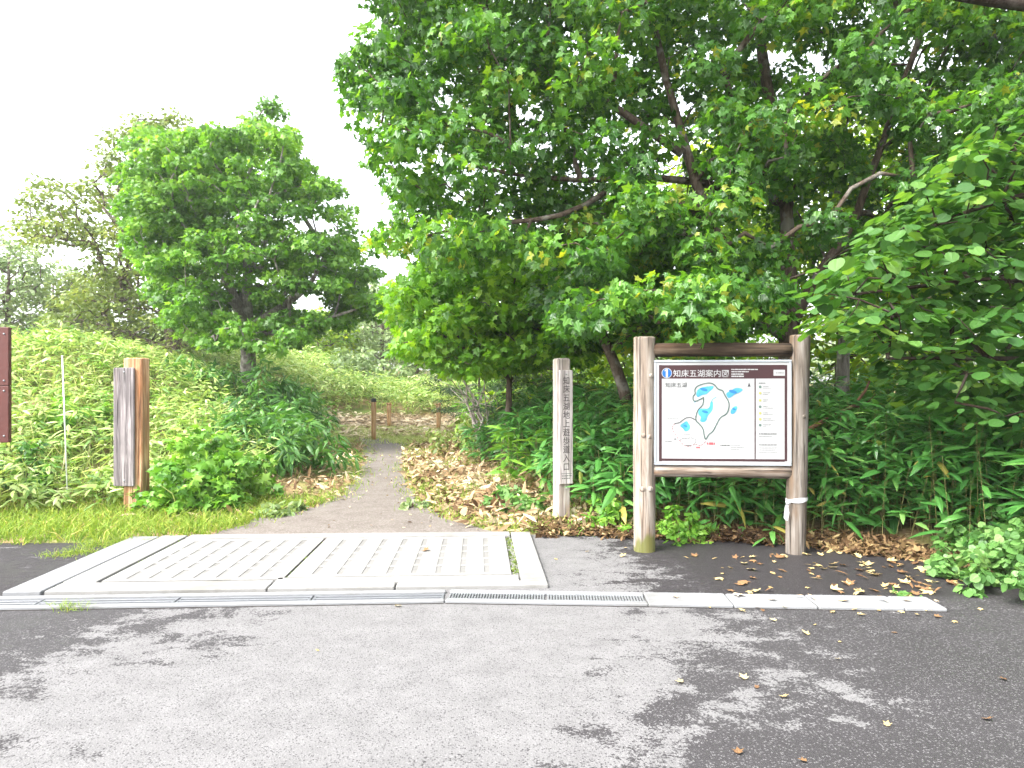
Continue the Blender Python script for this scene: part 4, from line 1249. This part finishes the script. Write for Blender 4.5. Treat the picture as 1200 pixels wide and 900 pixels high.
# leaning maple behind the left signboard post
Yb = 10.2; x_ = at(748, 0, Yb)[0]; base = np.array([x_, Yb, float(height(x_, Yb)) - .1])
polyL = [(640, 300), (760, 290), (860, 330), (870, 396), (790, 402), (700, 412), (640, 420), (620, 360)]
cl = crown_points(polyL, lambda px, py: (9.6 + 0 * px, 11.6 + 0 * px), 70, 10, [], .38)
stL = [stem_curve([base, at(738, 470, Yb), at(715, 412, Yb), at(690, 360, Yb), at(680, 300, Yb)], .105, .04, 10), stem_curve([at(715, 412, Yb), at(750, 380, 10), at(800, 340, 10), at(830, 330, 10)], .05, .02, 8)]
make_tree('maple_tree', 'leaning maple stem behind the left signboard post', 'tree', base, stL, cl, 'maple', T_MAPLE, .12, .38, 70, 'bark', None, .55, .9, .5, .007, .06)

# young bright maple by the path
Yb = 11.8; x_ = at(590, 0, Yb)[0]; base = np.array([x_, Yb, float(height(x_, Yb)) - .1])
polyJ = [(452, 345), (492, 312), (520, 298), (566, 282), (640, 288), (690, 330), (705, 395), (690, 424), (640, 424), (590, 434), (540, 440), (500, 428), (466, 406), (470, 380)]
cl = crown_points(polyJ, lambda px, py: (10.7 + 0 * px, 12.9 + 0 * px), 165, 10, [(486, 300, 10, 8), (510, 360, 8, 5)], .38)
stJ = [stem_curve([base, at(600, 440, Yb), at(590, 390, Yb), at(560, 330, Yb)], .07, .02), stem_curve([at(598, 430, Yb), at(650, 380, 11.6), at(660, 320, 11.6)], .045, .02), stem_curve([at(600, 445, Yb), at(545, 410, 11.4), at(500, 380, 11.3)], .04, .015)]
make_tree('maple_tree', 'young bright green maple hanging low beside the path', 'tree', base, stJ, cl, 'young', T_MAPLE, .125, .42, 80, 'bark', None, .5, .6, .7, .007, .05, .55)

# broad leaved tree at the right edge
base = np.array([6.3, 7.3, float(height(6.3, 7.3)) - .1])
polyF = [(962, 345), (995, 306), (1040, 262), (1095, 205), (1150, 140), (1340, 90), (1340, 540), (1200, 505), (1120, 480), (1070, 462), (1030, 425), (985, 385)]
cl = crown_points(polyF, lambda px, py: (5.6 + 0 * px, 7.7 + 0 * px), 240, 4, [(1000, 420, 16, 8), (1130, 205, 12, 10)], .26)
cl = np.vstack([cl, ell_points((5.9, 6.9, 7.3), (1.5, 1.3, 1.1), 60, .3)])
stF = [stem_curve([base, (6.25, 7.2, 1.6), (6.1, 7.0, 3.2), (5.9, 6.8, 5.2), (5.7, 6.6, 7.4)], .16, .05, 10), stem_curve([(6.2, 7.1, 2.0), at(1240, 320, 6.6), at(1120, 330, 6.3), at(1000, 345, 6.2)], .045, .012, 9),
       stem_curve([(6.1, 7.0, 3.0), at(1260, 215, 6.5), at(1160, 235, 6.2), at(1060, 280, 6.1)], .045, .012, 9), stem_curve([(6.2, 7.2, 1.5), at(1260, 420, 6.8), at(1140, 420, 6.5), at(1040, 420, 6.4)], .04, .012, 9),
       stem_curve([(5.85, 6.8, 5.3), at(1250, 10, 6.4), at(1180, 3, 6.2), at(1100, -6, 6.1), at(1010, -40, 6.0)], .075, .03, 10)]
make_tree('broadleaf_tree', 'broad leaved tree with large round leaves reaching in from the right edge', 'tree', base, stF, cl, 'round', T_ROUND, .106, .40, 30, 'bark_dark', None, .2, 1.4, .2, .006, .06, .38)

# slender grey trunk in the wood behind the right post
Yb = 11.2; x_ = at(985, 0, Yb)[0]; base = np.array([x_, Yb, float(height(x_, Yb)) - .1])
cl = ell_points((x_ + .3, 11.4, 4.6), (2.2, 1.6, 1.8), 90, .4)
make_tree('woodland_tree', 'slender grey trunked tree in the wood right of the signboard', 'tree', base, [stem_curve([base, (x_ + .02, Yb, 1.5), (x_ + .1, Yb, 3.2), (x_ + .3, Yb, 5.2)], .15, .05, 10)], cl, 'wood_leaf', T_OVAL, .14, .5, 55, 'bark_grey', 'woodland trees')

# woodland behind
woods = [(.9, 15.5, 5.4, 1.9, 'wood_leaf', 'sunlit yellow green tree behind the leaning maple stem'), (3.6, 14.5, 6.6, 2.2, 'wood_leaf', 'woodland tree directly behind the map signboard'),
         (6.3, 13.2, 6.4, 2.1, 'wood_leaf', 'woodland tree glowing through the leaves right of the signboard'), (8.7, 12.0, 6.2, 2.2, 'young', 'woodland tree behind the broad round leaves'),
         (11.0, 11.0, 6.0, 2.2, 'wood_leaf', 'woodland tree beyond the right edge of the thicket'), (5.0, 18.5, 7.4, 2.6, 'young', 'tall tree deeper in the wood behind the signboard'),
         (10.0, 16.5, 7.6, 2.7, 'wood_leaf', 'tall tree deeper in the wood at the right'), (14.5, 15.0, 7.5, 2.8, 'maple', 'dark tree deep in the wood at the far right'), (1.6, 22.0, 6.6, 2.4, 'young', 'tree in the wood beyond the carved entrance post')]
for (x_, y_, h_, r_, mt, lab) in woods:
    gz = float(height(x_, y_)); b_ = np.array([x_, y_, gz - .1])
    cl = ell_points((x_, y_, gz + h_ * .56), (r_, r_, h_ * .46), 72, .6)
    st = [stem_curve([b_, b_ + (.1, 0, h_ * .4), b_ + (-.1, .1, h_ * .85)], .14, .04, 9)]
    make_tree('woodland_tree', lab, 'tree', b_, st, cl, mt, T_OVAL, .17, .62, 60, 'bark', 'woodland trees', .5, 1, .35, .01, .07, .55)

# low conifer branches beyond the entrance post
for (px, Y, h_, r_, lab) in ((632, 14.0, 1.75, 1.5, 'low dark green yew spreading flat behind the carved entrance post'), (560, 20.5, 2.3, 1.6, 'small yew left of the bleached dead branches')):
    x_ = at(px, 0, Y)[0]; gz = float(height(x_, Y)); b_ = np.array([x_, Y, gz - .05])
    cl = ell_points((x_, Y, gz + h_ * .55), (r_, r_ * .8, h_ * .42), 70, .25)
    make_tree('yew_tree', lab, 'conifer', b_, [stem_curve([b_, b_ + (.05, 0, h_ * .9)], .07, .02, 6)], cl, 'needle', T_NEEDLE, .10, .42, 110, 'bark', 'low yews', .22, 1.2, .1, .006, .04, .4)

# bleached dead branches
b_ = np.array([at(568, 0, 13.4)[0], 13.4, float(height(at(568, 0, 13.4)[0], 13.4))])
root = thing('dead_branches', 'bleached bare branches of a dead bush beneath the young maple', 'dead bush', b_)
a = Acc()
for i in range(13):
    az = rng.uniform(0, 6.28); L_ = rng.uniform(1.2, 2.0); q = np.array([math.cos(az) * .45, math.sin(az) * .35, 1.]); q /= np.linalg.norm(q)
    pts = [np.zeros(3)]
    for s in range(6): pts.append(pts[-1] + (q + rng.normal(0, .28, 3)) * L_ / 6)
    tube(a, pts, np.linspace(.035, .006, 7), 6)
    for s in (3, 4, 5):
        d_ = rng.normal(0, .5, 3) + q * .4; tube(a, [pts[s], pts[s] + d_ * .2, pts[s] + d_ * .4], [.012, .008, .004], 4)
a.build('branches', 'dead', root)

# a brown fallen branch across the bamboo grass
p0 = at(948, 503, 8.0)
br = thing('fallen_branch', 'bare brown branch rising out of the bamboo grass right of the signboard', 'branch', p0)
a = Acc(); tube(a, [np.zeros(3), at(975, 488, 8.1) - p0, at(1000, 476, 8.3) - p0, at(1014, 458, 8.4) - p0, at(1022, 440, 8.6) - p0], [.026, .024, .02, .015, .008], 8, 0, True, .06)
tube(a, [at(998, 477, 8.3) - p0, at(1012, 476, 8.4) - p0, at(1026, 462, 8.6) - p0], [.014, .01, .005], 6)
a.build('branch', 'twig', br)

# far trees
far = [(447, 38, 6.4, 2.0, 'pale', 'pale tree with a dark stem beyond the far slope'), (405, 44, 4.2, 2.6, 'pale', 'low pale tree between the maple crowns on the skyline'),
       (372, 36, 3.2, 2.0, 'wood_leaf', 'low green tree behind the round maple trunk'), (488, 42, 5.2, 2.4, 'pale', 'pale tree beyond the path left of the young maple'),
       (540, 34, 4.6, 2.2, 'pale', 'green tree beyond the path behind the young maple'), (590, 30, 4.6, 2.4, 'wood_leaf', 'green tree beyond the dead branches'),
       (8, 30, 6.2, 2.0, 'pale', 'pale tree on the skyline above the rust red panel'), (60, 34, 5.4, 2.4, 'pale', 'pale tree on the skyline behind the white marker pole'), (-70, 30, 6.0, 2.6, 'pale', 'pale tree at the left end of the skyline'),
       (125, 31, 4.6, 2.3, 'olive', 'olive bush tree on the skyline behind the bank'), (300, 40, 4.0, 2.6, 'pale', 'pale tree low behind the round maple')]
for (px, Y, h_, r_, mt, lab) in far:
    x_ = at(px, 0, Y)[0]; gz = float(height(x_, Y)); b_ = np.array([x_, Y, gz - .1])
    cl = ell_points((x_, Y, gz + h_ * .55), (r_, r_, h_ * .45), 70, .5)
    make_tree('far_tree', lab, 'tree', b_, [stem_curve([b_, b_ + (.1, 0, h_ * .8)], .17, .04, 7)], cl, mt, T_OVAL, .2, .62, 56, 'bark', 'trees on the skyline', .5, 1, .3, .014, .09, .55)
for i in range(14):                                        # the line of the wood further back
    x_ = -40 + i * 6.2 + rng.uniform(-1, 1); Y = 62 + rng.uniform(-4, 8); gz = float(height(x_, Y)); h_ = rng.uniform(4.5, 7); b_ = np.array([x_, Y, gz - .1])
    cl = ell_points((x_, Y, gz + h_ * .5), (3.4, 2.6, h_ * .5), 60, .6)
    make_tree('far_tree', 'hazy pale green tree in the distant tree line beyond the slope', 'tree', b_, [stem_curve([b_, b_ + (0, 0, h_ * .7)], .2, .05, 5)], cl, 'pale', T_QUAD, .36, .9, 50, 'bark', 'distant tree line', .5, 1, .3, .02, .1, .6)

# ------------------------------------------------------------------ single fallen leaves
def leaf_mesh(tmpl, mat, size):
    a = Acc(); v = tmpl[0].copy(); v[:, 2] -= v[:, 2].min()
    v = v * np.array([size, size, size * rng.uniform(.5, 1.3)]); v[:, 1] -= size * .5
    a.add(v, tmpl[1], rnd=rng.random())
    o = a.build('fallen_leaf', mat); me = o.data; bpy.data.objects.remove(o); return me


LM = {k: [leaf_mesh(t, k, s) for t, s in ((T_MAPLE, .088), (T_CURL, .092), (T_CURL, .07), (T_MAPLE, .06), (T_OVAL, .06), (T_CURL, .08), (T_SASA, .10))] for k in ('fall_yellow', 'fall_brown', 'fall_tan')}


def drop(px, py, mat, label, group, z=.004):
    q = gp(px, py)
    o = bpy.data.objects.new('fallen_leaf', random.choice(LM[mat])); COL.objects.link(o)
    o.location = (q[0], q[1], z + .002); o.rotation_euler = (rng.normal(0, .12), rng.normal(0, .12), rng.uniform(0, 6.28))
    s = rng.uniform(.6, 1.2) * (.72 if 'road' in label else 1); o.scale = (s, s * rng.uniform(.7, 1.05), s)
    tag(o, label, 'leaf', group)


G = {'ya': ('yellow fallen maple leaf lying on the dark asphalt around the signboard posts', 'yellow leaves on the asphalt under the signboard'),
     'ba': ('brown curled leaf lying on the dark asphalt around the signboard posts', 'brown leaves on the asphalt under the signboard'),
     'tl': ('tan fallen leaf lying on the plain concrete drain lids', 'leaves on the drain lids'),
     'yr': ('yellow fallen leaf lying on the worn road in front of the drain', 'yellow leaves on the road'),
     'br': ('dark brown fallen leaf lying on the worn road in front of the drain', 'brown leaves on the road')}
ex = [(650, 655, 'ya'), (690, 648, 'ya'), (733, 652, 'ya'), (731, 643, 'ya'), (805, 655, 'ya'), (812, 653, 'ba'), (837, 656, 'ya'), (870, 655, 'ya'), (882, 654, 'ya'), (905, 650, 'ba'), (920, 652, 'ya'), (945, 664, 'ya'), (949, 666, 'ya'),
      (990, 686, 'ba'), (993, 683, 'ba'), (1040, 688, 'ya'), (1050, 695, 'ya'), (1060, 683, 'ya'), (1010, 660, 'ya'), (1017, 668, 'ya'), (1020, 670, 'ya'), (1053, 650, 'ya'), (1092, 664, 'ya'), (1030, 674, 'ba'), (915, 676, 'ba'), (917, 670, 'ba'), (848, 680, 'ya'), (866, 686, 'ba'), (880, 668, 'ya'), (853, 667, 'ya'), (1080, 690, 'ba'), (1063, 700, 'ya'), (985, 650, 'ya'), (1005, 651, 'ya'), (960, 648, 'ba'), (1100, 675, 'ba'), (1045, 665, 'ya')]
for px, py, k in ex:
    drop(px + rng.uniform(-2, 2), py + rng.uniform(-1, 1), 'fall_yellow' if k == 'ya' else 'fall_brown', *G[k])
for i in range(110):
    t = rng.random() ** .6; px = 800 + 330 * t; py = rng.uniform(650, 697)
    q = gp(px, py)
    if q[1] > edge(q[0]) - .05 or abs(px - 932) < 14 or q[1] < 5.3: continue
    k = 'ya' if rng.random() < .6 else 'ba'; drop(px, py, 'fall_yellow' if k == 'ya' else 'fall_brown', *G[k])
for px in (790, 936, 951, 990, 1035, 1062, 868, 1098, 904): drop(px, 703 + (px - 800) * .022 + rng.uniform(-2, 3), 'fall_tan', *G['tl'], z=.028)
for px, py, k in [(905, 728, 'yr'), (943, 743, 'yr'), (955, 733, 'yr'), (984, 753, 'yr'), (982, 774, 'yr'), (870, 795, 'yr'), (796, 801, 'yr'), (886, 806, 'br'), (919, 819, 'yr'), (1048, 742, 'br'), (1055, 718, 'yr'), (1010, 722, 'yr'), (1002, 715, 'yr'), (888, 713, 'br'), (893, 716, 'br'), (917, 713, 'yr'), (832, 713, 'yr'), (870, 716, 'yr'), (865, 882, 'br'), (940, 893, 'br'), (1040, 850, 'yr'), (1158, 845, 'br'), (1174, 797, 'br'), (1120, 730, 'yr'), (1100, 724, 'br'), (1075, 722, 'yr'), (1150, 715, 'yr'), (467, 711, 'yr'), (372, 763, 'yr'), (1030, 716, 'yr'), (975, 718, 'yr'), (1085, 716, 'yr')]:
    drop(px, py, 'fall_yellow' if k == 'yr' else 'fall_brown', *G[k])
drop(500, 650, 'fall_brown', 'single orange brown leaf lying on the ribbed concrete slab', None, z=.04)

# ------------------------------------------------------------------ light, air, camera
ha = Acc(); box(ha, -420, 420, -130, 620, -1.5, 16, 0.01)
hz_ = ha.build('haze', 'soil'); hz_.data.materials.clear()
hm = bpy.data.materials.new('pale_air'); hm.use_nodes = True; ht = hm.node_tree; ht.nodes.clear()
ho = ht.nodes.new('ShaderNodeOutputMaterial'); hv = ht.nodes.new('ShaderNodeVolumePrincipled')
hv.inputs['Color'].default_value = (.97, .98, .97, 1); hv.inputs['Density'].default_value = .0009; hv.inputs['Anisotropy'].default_value = .3
ht.links.new(hv.outputs[0], ho.inputs['Volume']); hz_.data.materials.append(hm); tag(hz_, 'pale humid air', kind='stuff')
SUN_EL, SUN_AZ = R(50), R(-124)          # azimuth from +Y (the view) clockwise: the light comes from the left
d = Vector((math.sin(SUN_AZ) * math.cos(SUN_EL), math.cos(SUN_AZ) * math.cos(SUN_EL), math.sin(SUN_EL)))
li = bpy.data.lights.new('sun', 'SUN'); li.energy = .8; li.angle = R(25); li.color = (1, .965, .90)
so = bpy.data.objects.new('sun', li); COL.objects.link(so); so.rotation_euler = d.to_track_quat('Z', 'Y').to_euler()
w = bpy.data.worlds.new('World'); scene.world = w; w.use_nodes = True
nt = w.node_tree; bg = nt.nodes['Background']
sky = nt.nodes.new('ShaderNodeTexSky'); sky.sky_type = 'NISHITA'; sky.sun_disc = False
sky.sun_elevation = SUN_EL; sky.sun_rotation = SUN_AZ; sky.air_density = 1.0; sky.dust_density = 4.0; sky.ozone_density = 1.0
hs = nt.nodes.new('ShaderNodeHueSaturation'); hs.inputs['Saturation'].default_value = .22
nt.links.new(sky.outputs[0], hs.inputs['Color']); nt.links.new(hs.outputs[0], bg.inputs[0]); bg.inputs[1].default_value = .15

cam = bpy.data.cameras.new('camera'); co = bpy.data.objects.new('camera', cam); COL.objects.link(co)
cam.sensor_width = 36; cam.lens = 36 * F / 1200; cam.shift_y = (HZ - 450) / 1200; cam.clip_end = 3000; cam.clip_start = .05
co.location = (0, 0, EYE); co.rotation_euler = (R(90), 0, 0); scene.camera = co

vs = scene.view_settings
vs.view_transform = 'Standard'; vs.look = 'None'; vs.gamma = 1; vs.use_curve_mapping = False; vs.exposure = 2.65
scene.cycles.max_bounces = 7; scene.cycles.diffuse_bounces = 4; scene.cycles.glossy_bounces = 2; scene.cycles.transmission_bounces = 4
scene.cycles.use_denoising = True; scene.cycles.sample_clamp_indirect = 8
scene.render.film_transparent = False
